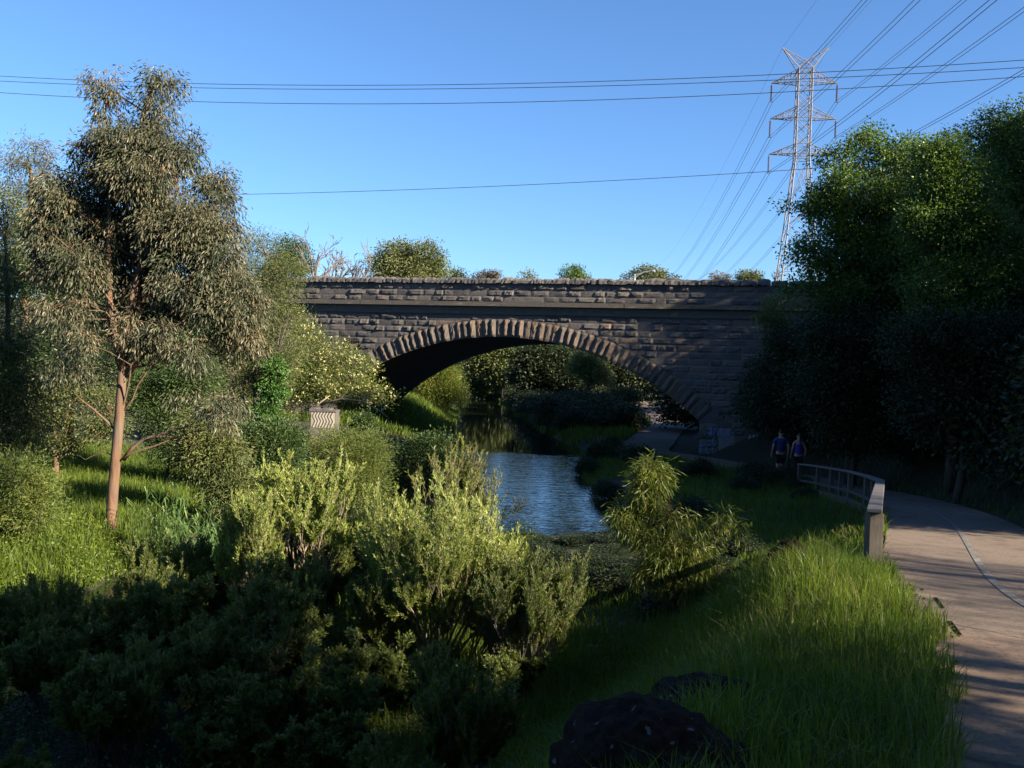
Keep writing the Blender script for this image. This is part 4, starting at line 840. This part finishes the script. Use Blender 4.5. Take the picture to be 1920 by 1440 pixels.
blobtree('unseen_shade_tree', 'unseen high canopy added over the path behind the viewer to block sky light', 'tree', (6.5, -3.0, hz(6.5, -3.0)), [(6.5, -3, 4), (6.6, -2.8, 8), (6.3, -2.5, 12), (6.0, -1.5, 15)], .22, [(5, 1.0, 14.5, 4.5, 4, 2), (0, -2, 14, 4, 4, 2), (9.5, -3, 14.5, 4, 4, 2), (3, -6, 14, 5, 4, 2.2), (-5, -1, 13, 4, 4, 2), (11, 3.5, 15.5, 3, 3.5, 1.6)], 900, 46, (.2, .09), .5, EL, np.random.default_rng(18), .1, 26, None, .1)  # added canopy that keeps sky light off the path and verge
for k, (x_, y_, s_) in enumerate(off):
    L = (x_, y_, hz(x_, y_) - .1)
    if k == 0: shade.location = L; shade.scale = (s_,) * 3
    else: dupe(shade, L, k * 1.3, s_)

blobtree('unseen_shade_tree', 'unseen tall tree with a raised crown shaped to shade the slope by the path', 'tree', (11.5, 1.8, hz(11.5, 1.8)), [(11.5, 1.8, 4), (11.4, 1.9, 7), (11.5, 1.8, 9.5), (11.5, 1.8, 12)], .16, [(10.8, 2.1, 10.9, 1.5, 1.5, 1.4), (12.1, 1.4, 12.3, 1.5, 1.5, 1.5), (11.0, 2.0, 13.2, 1.4, 1.4, 1.4)], 330, 46, (.12, .06), .28, EL, np.random.default_rng(28), .1, 16, None, .15)  # unseen crown put in the sun's way so the slope falls dark
# ------------------------------------------------------------------ beyond the bridge
rng = np.random.default_rng(47)
def ft(label, px, ytop, Y, rad, mats, ncl=260, per=45, leaf=(.3, .17), blobs=None, name='distant_tree', zb=6.0, cr=.6, **k):
    X = P(px, 600, Y)[0]; bl = pxblobs(blobs, Y); tp = P(px, ytop + 20, Y); z = hz(X, Y); k.setdefault('k', Y / 130.); tk = np.array([(X, Y, z - .2), (X, Y, z + (tp[2] - z) * .35), (X + .2, Y, z + (tp[2] - z) * .6), tuple(tp)])
    return blobtree(name, label, 'tree', (X, Y, z), tk, .13, bl, ncl, per, leaf, cr, mats, rng, .1, 12, shell=.3, twig=.03, group='trees beyond the bridge', **k)
FA = (G['far'], B_dark); RU = (G['rust'], B_dark)
ft('large round crowned tree rising above the left half of the parapet', 765, 445, 95, 0, FA, 620, 114, (0.302, 0.173), [(745, 475, 40, 25), (790, 480, 38, 26), (730, 505, 45, 26), (770, 510, 60, 30), (815, 505, 25, 24), (760, 560, 90, 50)], cr=.7)
ft('blue green tree behind the wattle left of the bare tree', 545, 435, 85, 0, (G['dark'], B_grey), 300, 104, (0.259, 0.158), [(530, 460, 25, 20), (560, 475, 25, 24), (540, 500, 45, 30), (540, 560, 70, 40)], cr=.6)
ft('small pale tree just right of the large round crown', 855, 506, 175, 0, FA, 70, 76, (0.288, 0.158), [(855, 516, 14, 10), (860, 540, 25, 20)], cr=.5)
ft('low rusty brown treetop over the middle of the parapet', 912, 510, 175, 0, RU, 90, 76, (0.288, 0.144), [(905, 520, 25, 8), (918, 516, 20, 7), (905, 545, 40, 22)], cr=.45)
ft('low olive treetop right of the rusty one over the parapet', 995, 508, 175, 0, FA, 80, 76, (0.288, 0.144), [(997, 516, 16, 8), (965, 518, 6, 5), (985, 545, 36, 22)], cr=.4)
ft('small green cone shaped treetop over the arch crown', 1072, 498, 175, 0, (G['elm'], B_grey), 130, 85, (0.274, 0.158), [(1072, 510, 20, 12), (1085, 520, 22, 8), (1072, 545, 34, 24)], cr=.4)
ft('wide pale treetop behind the street lamp', 1215, 500, 110, 0, FA, 220, 85, (0.288, 0.158), [(1215, 514, 32, 13), (1185, 519, 18, 7), (1250, 520, 24, 8), (1215, 548, 66, 24)], cr=.45)
ft('low reddish brown treetop left of the pylon base', 1350, 514, 112, 0, RU, 80, 76, (0.274, 0.144), [(1348, 521, 22, 6), (1350, 545, 34, 20)], cr=.35)
ft('low olive mound of a treetop beside the pylon base', 1410, 510, 112, 0, (G['wattle'], B_grey), 120, 85, (0.274, 0.144), [(1408, 519, 28, 8), (1405, 546, 42, 22)], cr=.4)
# bare trees
def bare(label, px, Y, ybase, L, n_, rng, tilt=(0, 0), mats=B_grey):
    q = P(px, ybase, Y); z = hz(q[0], Y); root = empty('bare_tree', (q[0], Y, z), label, 'tree', 'bare trees beyond the bridge'); tm = MB()
    tm.tube([(q[0], Y, z - .2), (q[0] + .1, Y, (z + q[2]) / 2), tuple(q)], [.22, .17, .12], 8); A, B, ra, rb, lv = grow(rng, q, fan(rng, n_, .7, tilt), L * 1.25, .10, 3, .05, child=(1, 2), ang=.6, start=.2, shrink=.6); tm.prisms(A, B, np.maximum(ra, .024), np.maximum(rb, .02), 4); tm.build('trunk', mats, root)
bare('leafless tree with one tall dead branch left of the round crown', 592, 80, 540, 2.3, 4, rng, (0, 0)); bare('leafless tree with curved limbs between the tall dead branch and the round crown', 625, 82, 545, 1.9, 6, rng, (.2, 0)); bare('leafless fan of fine twigs touching the round crowned tree', 662, 84, 545, 1.7, 5, rng, (.1, 0))
bare('tiny leafless tree beside the pylon foot', 1452, 108, 530, .8, 4, rng)
# through the arch
def at(label, px, Y, blobs, ncl, per, leaf, mats, cr=.35, name='creekside_tree', cat='tree', **k):
    bl = pxblobs(blobs, Y); c = np.mean(np.array(bl)[:, :3], 0); z = max(hz(c[0], Y), WL)
    return blobtree(name, label, cat, (c[0], Y, z), [(c[0], Y, z - .1), (c[0] + .1, Y, z + (c[2] - z) * .5), tuple(c)], .12, bl, ncl, per, leaf, cr, mats, rng, .2, 12, shell=.25, twig=.02, **k)
at('golden green weeping bush on the grassy bank seen through the arch', 820, 68, [(825, 700, 32, 24), (800, 725, 35, 24), (840, 730, 24, 24), (852, 745, 14, 16), (815, 760, 30, 16)], 420, 114, (0.173, 0.043), (G['acacia'], B_dark), name='weeping_bush', cat='bush')
at('sunlit bright green tree far through the arch under the crown', 930, 115, [(925, 665, 40, 22), (960, 660, 35, 20), (900, 680, 30, 22), (945, 690, 40, 24), (985, 670, 30, 24)], 420, 95, (0.302, 0.187), (G['wattle'], B_dark), .6)
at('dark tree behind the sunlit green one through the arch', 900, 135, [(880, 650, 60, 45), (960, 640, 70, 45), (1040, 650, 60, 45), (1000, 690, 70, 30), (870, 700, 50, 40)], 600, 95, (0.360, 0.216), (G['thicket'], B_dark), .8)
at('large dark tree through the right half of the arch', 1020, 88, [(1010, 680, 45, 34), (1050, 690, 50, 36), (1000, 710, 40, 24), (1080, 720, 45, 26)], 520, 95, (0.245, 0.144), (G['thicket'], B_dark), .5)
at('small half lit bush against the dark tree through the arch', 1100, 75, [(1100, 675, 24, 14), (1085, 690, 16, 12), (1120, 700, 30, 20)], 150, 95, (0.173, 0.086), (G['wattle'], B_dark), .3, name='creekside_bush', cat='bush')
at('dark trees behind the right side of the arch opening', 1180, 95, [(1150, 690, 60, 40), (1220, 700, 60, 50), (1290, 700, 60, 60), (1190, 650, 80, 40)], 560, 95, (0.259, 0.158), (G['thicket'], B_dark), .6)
# low bushes on the right bank past the bridge
rr = np.random.default_rng(9); lab3 = 'low dark bush on the creek bank past the bridge'
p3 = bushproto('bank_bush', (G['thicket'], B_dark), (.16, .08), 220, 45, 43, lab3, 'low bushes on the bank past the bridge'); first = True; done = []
for k in range(300):
    x_, y_ = rr.uniform(-1, 13), rr.uniform(56, 130); dp_, s1, _, _ = seg_dist(np.array([x_]), np.array([y_]), [tuple(t) for t in PL[::3]]); dc_, s2, _, hw_ = seg_dist(np.array([x_]), np.array([y_]), CREEK)
    if s2[0] > 0 and dc_[0] - hw_[0] > .6 and ((s1[0] < 0 and dp_[0] > 1.2) or (s1[0] > 0 and dp_[0] > PW + 1.2)) and all(math.hypot(x_ - a_, y_ - b_) > 2.1 for a_, b_ in done) and len(done) < 60:
        done.append((x_, y_)); L = (x_, y_, hz(x_, y_) - .15); s_ = rr.uniform(.7, 1.0) * (1.0 + .25 * (s1[0] < 0))
        if s1[0] > 0: s_ *= 2.2
        if first: p3.location = L; p3.scale = (s_,) * 3; first = False
        else: dupe(p3, L, rr.uniform(0, 6), (s_, s_, s_ * .8))
for x_, y_, s_ in [(3.9, 39.5, .42), (3.2, 36.2, .32), (5.0, 36.4, .40), (4.4, 42.6, .34), (6.5, 33.0, .36), (5.2, 31.5, .30)]:
    dupe(p3, (x_, y_, hz(x_, y_) - .1), x_ * 3, (s_ * 1.2, s_ * 1.2, s_), 'low dark bush on the creek bank just before the bridge', 'low bushes on the bank before the bridge')
for x_, y_, s_ in [(.6, 15.6, .24), (1.7, 14.6, .28), (4.3, 17.8, .26), (-1.3, 15.6, .30), (3.1, 14.6, .28), (.3, 13.6, .30), (2.4, 13.4, .28), (3.6, 16.4, .22), (4.3, 23.2, .34), (3.6, 26.5, .30), (3.3, 30, .28)]:
    dupe(p3, (x_, y_, hz(x_, y_) - .12), x_ * 3, (s_ * 1.3, s_ * 1.3, s_), 'low dark bush on the near shore of the blue pool', 'low bushes on the near shore of the pool')
rr = np.random.default_rng(15); got = []
while len(got) < 30:
    x_, y_ = rr.uniform(-2.2, 4.3), rr.uniform(14.4, 20.0); dc_, s2, _, hw_ = seg_dist(np.array([x_]), np.array([y_]), CREEK)
    if dc_[0] - hw_[0] < .25 or any(math.hypot(x_ - a, y_ - b_) < .62 for a, b_ in got): 
        if len(got) > 14 and rr.random() < .002: break
        continue
    got.append((x_, y_)); dupe(p3, (x_, y_, hz(x_, y_) - .04), rr.uniform(0, 6), (.36, .36, .12), 'low dark bush on the near shore of the blue pool', 'low bushes on the near shore of the pool')
# far backdrop of trees so no bare horizon shows through the arch
lab4 = 'distant tree in the belt far beyond the bridge'
p4 = blobtree('belt_tree', lab4, 'tree', (0, 0, 0), [(0, 0, 0), (0, 0, 2), (.2, 0, 4), (0, 0, 6)], .25, [(0, 0, 5.5, 3.4, 3, 2.4), (1.5, 0, 4, 2.6, 2.4, 2), (-1.7, 0, 3.8, 2.4, 2.4, 2.2), (0, 0, 2.2, 3.4, 2.6, 2)], 300, 110, (.34, .20), .8, (G['dark'], B_dark), rng, .1, 10, 'belt of trees far beyond the bridge', .25, twig=.03)
for k in range(46):
    x_ = -48 + k * 2.15 + rng.uniform(-1, 1); y_ = 150 + 22 * math.sin(k * 1.7) + rng.uniform(-8, 8); L = (x_, y_, hz(x_, y_) - .3); s_ = rng.uniform(.8, 1.15)
    if k == 0: p4.location = L
    else: dupe(p4, L, k * 2.1, s_)

# ------------------------------------------------------------------ fence
m_wood, n, b, out = mat('weathered_timber'); co = coord(n); mp = n.nodes.new('ShaderNodeMapping'); mp.inputs['Scale'].default_value = (9, 9, 1.5); n.links.new(co, mp.inputs[0]); f = noise(n, 4, 6, mp.outputs[0], .7)
n.links.new(mixc(n, f, (0.0375, 0.0319, 0.0263), (0.0900, 0.0750, 0.0600)), b.inputs['Base Color']); b.inputs['Roughness'].default_value = .8; bump(n, b, f, .5, .01)
m_rail, n, b, out = mat('grey_top_rail'); f = noise(n, 12, 6); n.links.new(mixc(n, f, (0.0750, 0.0713, 0.0713), (0.1350, 0.1275, 0.1237)), b.inputs['Base Color']); b.inputs['Roughness'].default_value = .5; bump(n, b, f, .4, .01)
FN = [P(1640, 953, 11.0), P(1647, 918, 15.2), P(1651, 900, 19.3), P(1626, 891, 21.8), P(1595, 883, 24.3), P(1560, 877, 26.2), P(1535, 873, 27.6), P(1500, 869, 29.3)]
fence = empty('timber_fence', (FN[0][0], FN[0][1], zpath(FN[0][1])), 'weathered timber handrail fence along the left edge of the path', 'fence')
def beam(mb, a, b_, wid, hgt):
    a = np.array(a); b_ = np.array(b_); d = b_ - a; d /= np.linalg.norm(d); s_ = np.cross(d, (0, 0, 1)); s_ /= np.linalg.norm(s_); u_ = np.cross(s_, d)
    V = [p_ + s_ * sx_ * wid / 2 + u_ * sz_ * hgt / 2 for p_ in (a, b_) for sx_, sz_ in ((-1, -1), (1, -1), (1, 1), (-1, 1))]
    mb.add(V, [(0, 1, 2, 3), (7, 6, 5, 4), (0, 4, 5, 1), (1, 5, 6, 2), (2, 6, 7, 3), (3, 7, 4, 0)])
def post(p_, w_):
    mb = MB(); zt = p_[2] - .05; zb_ = zpath(p_[1]) - .35
    mb.box((p_[0] - w_ / 2, p_[1] - w_ / 2, zb_), (p_[0] + w_ / 2, p_[1] + w_ / 2, zt)); o = mb.build('post', m_wood, fence)
    md = o.modifiers.new('bevel', 'BEVEL'); md.width = .008; md.segments = 2
for k, p_ in enumerate(FN): post(p_, .165 if k == 0 else .12)
for a_, b_ in ((FN[2], FN[3]), (FN[4], FN[5]), (FN[1], FN[2])): post((a_ + b_) / 2 - np.array([0, 0, .02]), .09)
r_ = MB()
for k in range(len(FN) - 1):
    a_ = FN[k].copy(); b_ = FN[k + 1].copy()
    if k == 0: a_ = a_ - (b_ - a_) / np.linalg.norm(b_ - a_) * .12
    beam(r_, a_ - np.array([0, 0, .022]), b_ - np.array([0, 0, .022]), .17, .05)
o = r_.build('top_rail', m_rail, fence); md = o.modifiers.new('bevel', 'BEVEL'); md.width = .01; md.segments = 2
for dz, hh, nm in ((-.52, .06, 'lower_rail'), (-.80, .20, 'kick_board')):
    r_ = MB()
    for k in range(len(FN) - 1): beam(r_, FN[k] + np.array([-.02, 0, dz]), FN[k + 1] + np.array([-.02, 0, dz]), .05, hh)
    r_.build(nm, m_wood, fence)

# ------------------------------------------------------------------ pylon and wires
m_steel = plain('galvanised_steel', (.27, .25, .25), .6, .35, 2, .2)
m_wire = plain('dark_cable', (.05, .05, .06), .5, .1); m_ins = plain('brown_insulator', (.10, .06, .05), .3, .1)
PYY = 147.0; pc = P(1503, 290, PYY); yaw = math.radians(-6); zg = hz(pc[0], PYY)
def zpy(py): return P(1505, py, PYY)[2]
pyl = empty('transmission_tower', (pc[0], PYY, zg), 'tall steel lattice electricity pylon with three crossarm levels behind the bridge', 'pylon')
def pt(a, b_, z): return np.array([pc[0] + a * math.cos(yaw) - b_ * math.sin(yaw), PYY + a * math.sin(yaw) + b_ * math.cos(yaw), z])
zA = [zpy(156), zpy(223), zpy(290)]; zT = [zpy(132), zpy(202), zpy(272)]
ztop = zpy(130); zk = zpy(300)
def hw_(z):                                  # half width of the body
    if z > zk: return 1.05 + (zk - z) * .012 * 0 
    return 1.05 + (zk - z) * .088
bd = MB()
def bar(a, b_, r_=.085): bd.prisms([a], [b_], r_ * .82, r_ * .82, 4)
lv = [zg, zg + 7, zg + 12.5, zg + 17, zg + 21, zg + 24.3, zg + 27.2, zk]; lv = [z for z in lv if z < zk - 1] + [zk]; 
z_ = zk
while z_ < ztop - 1: z_ += 2.0; lv.append(min(z_, ztop))
for a0, b0 in ((-1, -1), (1, -1), (1, 1), (-1, 1)):
    for z0, z1 in zip(lv[:-1], lv[1:]): bar(pt(a0 * hw_(z0), b0 * hw_(z0), z0), pt(a0 * hw_(z1), b0 * hw_(z1), z1), .13 if z0 < zk else .11)
fc = [((-1, -1), (1, -1)), ((1, -1), (1, 1)), ((1, 1), (-1, 1)), ((-1, 1), (-1, -1))]
for z0, z1 in zip(lv[:-1], lv[1:]):
    for (a, b_) in fc:
        h0, h1 = hw_(z0), hw_(z1); bar(pt(a[0] * h0, a[1] * h0, z0), pt(b_[0] * h1, b_[1] * h1, z1), .06); bar(pt(b_[0] * h0, b_[1] * h0, z0), pt(a[0] * h1, a[1] * h1, z1), .06)
for z0 in [zk, ztop, lv[1], lv[3]] + zA + zT:
    for (a, b_) in fc: h0 = hw_(z0); bar(pt(a[0] * h0, a[1] * h0, z0), pt(b_[0] * h0, b_[1] * h0, z0), .06)
bd.build('lattice_body', m_steel, pyl)
ARM = 4.95; tips = {}
for k in range(3):
    for s_ in (-1, 1):
        bd = MB(); tip = pt(s_ * ARM, 0, zA[k]); tips[(k, s_)] = tip
        for b0 in (-1, 1):
            root = pt(s_ * 1.05, b0 * 1.05, zA[k]); rt_ = pt(s_ * 1.05, b0 * 1.05, zT[k]); bar(root, tip, .09); bar(rt_, tip, .075)
            for t in (.25, .5, .75): bar(root + (tip - root) * t, rt_ + (tip - rt_) * t, .045); 
            for t in (0, .25, .5): bar(rt_ + (tip - rt_) * t, root + (tip - root) * (t + .25), .045)
        for t in (0, .2, .4, .6, .8):
            a = pt(s_ * 1.05, -1.05, zA[k]); c = pt(s_ * 1.05, 1.05, zA[k]); bar(a + (tip - a) * t, c + (tip - c) * (t + .2), .045); bar(c + (tip - c) * t, a + (tip - a) * t, .045)
        bd.build('crossarm', m_steel, pyl)
zh = zpy(89); horn = {}
for s_ in (-1, 1):
    bd = MB(); tip = pt(s_ * 3.55, 0, zh + (0.1 if s_ > 0 else -.0)); horn[s_] = tip
    for b0 in (-1, 1):
        r1 = pt(s_ * 1.05, b0 * 1.05, ztop); r2 = pt(0, b0 * .7, ztop + 1.15); r3 = pt(-s_ * 1.05, b0 * 1.05, ztop)
        bar(r1, tip, .09); bar(r2, tip, .075); bar(r3, r2, .075)
        for t in (.3, .6): bar(r1 + (tip - r1) * t, r2 + (tip - r2) * t, .05)
        bar(r2, r1 + (tip - r1) * .3, .05)
    bd.build('earthwire_horn', m_steel, pyl)
hang = {}
for (k, s_), tip in tips.items():
    im = MB(); L = 2.85; nd = 15; im.tube([tip, tip - np.array([0, 0, L])], .03, 5)
    for j in range(nd):
        z0 = tip[2] - .35 - j * .165; im.tube([(tip[0], tip[1], z0), (tip[0], tip[1], z0 - .06)], [.15, .17], 8)
    hp = tip - np.array([0, 0, L + .05]); im.prisms([hp + np.array([-.28, 0, 0])], [hp + np.array([.28, 0, 0])], .05, .05, 4); im.build('insulator_string', m_ins, pyl); hang[(k, s_)] = hp
# wires: one span towards the next pylon beyond, one passing over the camera's right to the pylon behind
def span(a, b_, sag, n_=40):
    t = np.linspace(0, 1, n_)[:, None]; p_ = a + (b_ - a) * t; p_[:, 2] -= (4 * sag * t * (1 - t))[:, 0]; return p_
dfar = np.array([24.0, 300.0, -2.0]); dnear = np.array([-22.0, -290.0, 2.0])
pos = {(-1): 'left', 1: 'right'}; lvn = ['top', 'middle', 'lowest']
def wire(label, pts, r_, cat='cable', group=None):
    mb = MB(); mb.tube(pts, r_, 5); o = mb.build('power_cable', m_wire, origin=tuple(pts[0])); tag(o, label, cat, group)
for (k, s_), hp in hang.items():
    for e, en in ((-.26, 'outer'), (.26, 'inner')):
        o_ = np.array([e, 0, 0]); side_ = 'west' if s_ < 0 else 'east'
        lab = f"{'left' if e * 1 < 0 else 'right'} cable of the pair hung from the {lvn[k]} crossarm at its {pos[s_]} tip"
        far = span(hp + o_, hp + o_ + dfar, 9.0); near = span(hp + o_, hp + o_ + dnear, 7.0)
        wire(lab, np.concatenate([far[::-1], near[1:]]), .030, group='conductors carried by the pylon')
for s_ in (-1, 1):
    far = span(horn[s_], horn[s_] + dfar, 6.5); near = span(horn[s_], horn[s_] + dnear, 5.0)
    wire(f'thin earth wire from the {pos[s_]} horn at the top of the pylon', np.concatenate([far[::-1], near[1:]]), .016, group='earth wires on the pylon')
def plane_pt(px, py, w0=14.0):
    d = P(px, py, 1.0) - np.array([0, 0, EYE]); dx = d[0] * BS + d[1] * BC; t = (w0 - (0 - BX) * BS - (0 - BY) * BC) / dx; return np.array([0, 0, EYE]) + d * t
def cable_fit(pts, w0):
    q = np.array([plane_pt(*p_, w0) for p_ in pts]); x = q[:, 0]; cz_ = np.polyfit(x, q[:, 2], 2); cy_ = np.polyfit(x, q[:, 1], 1); X = np.linspace(x[0] - 12, x[-1] + 12, 50); return np.stack([X, np.polyval(cy_, X), np.polyval(cz_, X)], -1)
wire('uppermost of the three level cables crossing the sky', cable_fit([(0, 143), (560, 158), (1100, 155), (1450, 140), (1920, 112)], 16), .021, group='level cables along the road')
wire('middle one of the three level cables crossing the sky', cable_fit([(0, 152), (640, 167), (1100, 163), (1500, 147), (1920, 127)], 16), .021, group='level cables along the road')
wire('lowest of the three level cables crossing the sky', cable_fit([(0, 174), (640, 193), (1100, 190), (1500, 171), (1920, 143)], 16), .021, group='level cables along the road')
wire('single thin cable low in the sky above the parapet', cable_fit([(100, 368), (455, 363), (1000, 347), (1440, 322), (1700, 303)], 13), .017)
# street lamp on the road behind the parapet
lp = plane_pt(1190, 520, 8.0); lamp = empty('street_lamp', (lp[0], lp[1], 9.12), 'white curved arm street lamp rising behind the parapet', 'street lamp')
m_lamp = plain('white_painted_steel', (.62, .62, .58), .4); pl = MB(); base_ = np.array([lp[0], lp[1], 9.12]); tp_ = plane_pt(1190, 514, 8.0)
pl.tube([base_, tp_], .055, 8); pl.build('pole', m_lamp, lamp)
am = MB(); pts = np.array([plane_pt(*q, 8.0) for q in ((1190, 521), (1196, 516), (1206, 511), (1215, 509), (1222, 508.5))]); am.tube(pts, .035, 6); am.tube(np.array([plane_pt(*q, 8.0) for q in ((1190, 515), (1197, 514), (1206, 511))]), .03, 6); am.build('arm', m_lamp, lamp)
hm = MB(); a_ = plane_pt(1222, 508.5, 8); b_ = plane_pt(1229, 508.8, 8); hm.tube([a_, a_ + (b_ - a_) * .3, a_ + (b_ - a_) * .8, b_], [.05, .10, .09, .03], 8); hm.build('lamp_head', m_lamp, lamp)

# ------------------------------------------------------------------ two walkers
def skinfig(name, verts, edges, radii, mats, parent, levels=1):
    me = bpy.data.meshes.new(name); me.from_pydata(verts, edges, []); o = bpy.data.objects.new(name, me); C.objects.link(o); me.materials.append(mats); o.parent = parent
    md = o.modifiers.new('skin', 'SKIN'); sub_ = o.modifiers.new('sub', 'SUBSURF'); sub_.levels = levels; sub_.render_levels = levels
    if not me.skin_vertices: 
        bm_ = None
    sv = me.skin_vertices[0].data if me.skin_vertices else None
    if sv is None:
        import bmesh
        bm_ = bmesh.new(); bm_.from_mesh(me); bm_.verts.layers.skin.verify(); bm_.to_mesh(me); bm_.free(); sv = me.skin_vertices[0].data
    for k_, r_ in enumerate(radii): sv[k_].radius = (r_, r_) if not isinstance(r_, tuple) else r_; sv[k_].use_root = (k_ == 0)
    md.use_smooth_shade = True
    return o
m_skin = plain('skin', (.42, .24, .17), .6, .08); m_hair = plain('dark_hair', (.012, .009, .008), .6, .1); m_navy = plain('navy_cotton', (.012, .03, .14), .85, .1); m_blk = plain('black_fabric', (.008, .008, .01), .9, .1)
m_vio = plain('violet_cotton', (.07, .03, .38), .85, .1); m_shoe = plain('white_shoe', (.4, .4, .4), .7, .1); m_trim = plain('pale_blue_hem', (.15, .3, .5), .8, .1)
def person(label, x, y, H, woman):
    z = zpath(y) + .035; root = empty('person', (x, y, z), label, 'person', 'walkers on the path'); s_ = H / 1.75; root.scale = (s_,) * 3; root.rotation_euler = (0, 0, .12)
    sh = .175 if woman else .20; hp = .095
    V = [(0, 0, .95), (0, 0, 1.12), (0, .0, 1.30), (0, 0, 1.44), (0, .0, 1.52), (0, .01, 1.60), (0, .01, 1.69)]; R = [(.15, .11), (.12, .09), (.155, .10), (.11, .075), .052, (.072, .085), (.058, .07)]; E = [(k, k + 1) for k in range(6)]
    def chain(start, pts, rad):
        i_ = start
        for p_, r_ in zip(pts, rad): V.append(p_); R.append(r_); E.append((i_, len(V) - 1)); i_ = len(V) - 1
        return i_
    for s in (-1, 1):
        st_ = .16 * s
        ank = chain(0, [(s * hp, 0, .86), (s * hp * 1.1, st_ * .55 + .03, .48), (s * hp, st_ * 1.2 - .03, .10), (s * hp, st_ * 1.2 + .10, .04)], [.085, .055, .035, .03])
        wr = chain(3, [(s * sh, 0, 1.41), (s * (sh + .06), -.05 - s * .05, 1.15), (s * (sh + .05), .06 - s * .08, .92)], [.052, .04, .026])
        w0 = V[wr]; pal = chain(wr, [(w0[0], w0[1] + .02, w0[2] - .05)], [.024])
        for f_ in range(4): chain(pal, [(w0[0] + 0, w0[1] - .012 + f_ * .017, w0[2] - .09), (w0[0] - s * .012, w0[1] - .008 + f_ * .018, w0[2] - .12 - .008 * (f_ in (1, 2)))], [.009, .007])
        chain(wr, [(w0[0] - s * .02, w0[1] + .045, w0[2] - .05), (w0[0] - s * .02, w0[1] + .06, w0[2] - .075)], [.010, .008])
    skinfig('body', V, E, R, m_skin, root)
    tm_ = m_vio if woman else m_navy
    TV = [(0, 0, .93), (0, 0, 1.10), (0, 0, 1.28), (0, 0, 1.42)]; TR = [(.175, .135), (.145, .115), (.18, .125), (.13, .095)]; TE = [(0, 1), (1, 2), (2, 3)]
    if not woman:
        for s in (-1, 1): TV += [(s * sh, 0, 1.41), (s * (sh + .035), -.02 - s * .03, 1.24)]; TR += [.07, .066]; TE += [(3, len(TV) - 2), (len(TV) - 2, len(TV) - 1)]
    skinfig('top', TV, TE, TR, tm_, root)
    SV = [(0, 0, .93)]; SR = [(.16, .125)]; SE = []
    for s in (-1, 1):
        st_ = .16 * s; SV += [(s * hp, 0, .84), (s * hp * 1.1, st_ * .45 + .02, .56 if not woman else .5)]; SR += [.10 if not woman else .092, .085 if not woman else .064]; SE += [(0, len(SV) - 2), (len(SV) - 2, len(SV) - 1)]
        if woman: SV.append((s * hp, st_ * 1.15 - .02, .16)); SR.append(.043); SE.append((len(SV) - 2, len(SV) - 1))
    skinfig('leggings' if woman else 'shorts', SV, SE, SR, m_blk, root)
    HV = [(0, -.005, 1.63), (0, -.02, 1.70), (0, .01, 1.745)]; HR = [(.075, .075), (.082, .092), (.06, .07)]; HE = [(0, 1), (1, 2)]
    if woman: HV += [(0, -.10, 1.66), (0, -.12, 1.52), (0, -.13, 1.36)]; HR += [.03, .035, .02]; HE += [(1, 3), (3, 4), (4, 5)]
    skinfig('hair', HV, HE, HR, m_hair, root)
    nf = MB(); nf.prisms([(0, .09, 1.625)], [(0, .115, 1.60)], .012, .014, 5); [nf.prisms([(s * .078, .0, 1.65)], [(s * .085, -.005, 1.60)], .014, .010, 6) for s in (-1, 1)]
    o = nf.build('nose_and_ears', m_skin, None); o.parent = root
    for s in (-1, 1):
        st_ = .16 * s; sm2 = MB(); sm2.tube([(s * hp, st_ * 1.2 - .09, .045), (s * hp, st_ * 1.2 - .03, .06), (s * hp, st_ * 1.2 + .08, .045), (s * hp, st_ * 1.2 + .17, .03)], [.035, .045, .042, .022], 8); o = sm2.build('shoe', m_shoe, None, smooth=True); o.parent = root
for x_, y_, s_ in [(8.9, 30.6, .26), (9.0, 29.2, .22), (8.3, 32.2, .30), (8.1, 30.9, .30), (7.6, 29.5, .28), (8.6, 27.6, .20)]:
    dupe(p3, (x_, y_, hz(x_, y_) - .1), x_ * 3, (s_ * 1.4, s_ * 1.4, s_), 'low dark bush by the far end of the timber fence', 'low bushes at the far end of the fence')
q = P(1461, 900, 31.5); person('walker in a navy top and black shorts seen from behind', q[0], 31.5, 1.70, False)
q = P(1495, 900, 31.3); person('walker with a dark ponytail in a violet sleeveless top', q[0], 31.3, 1.62, True)
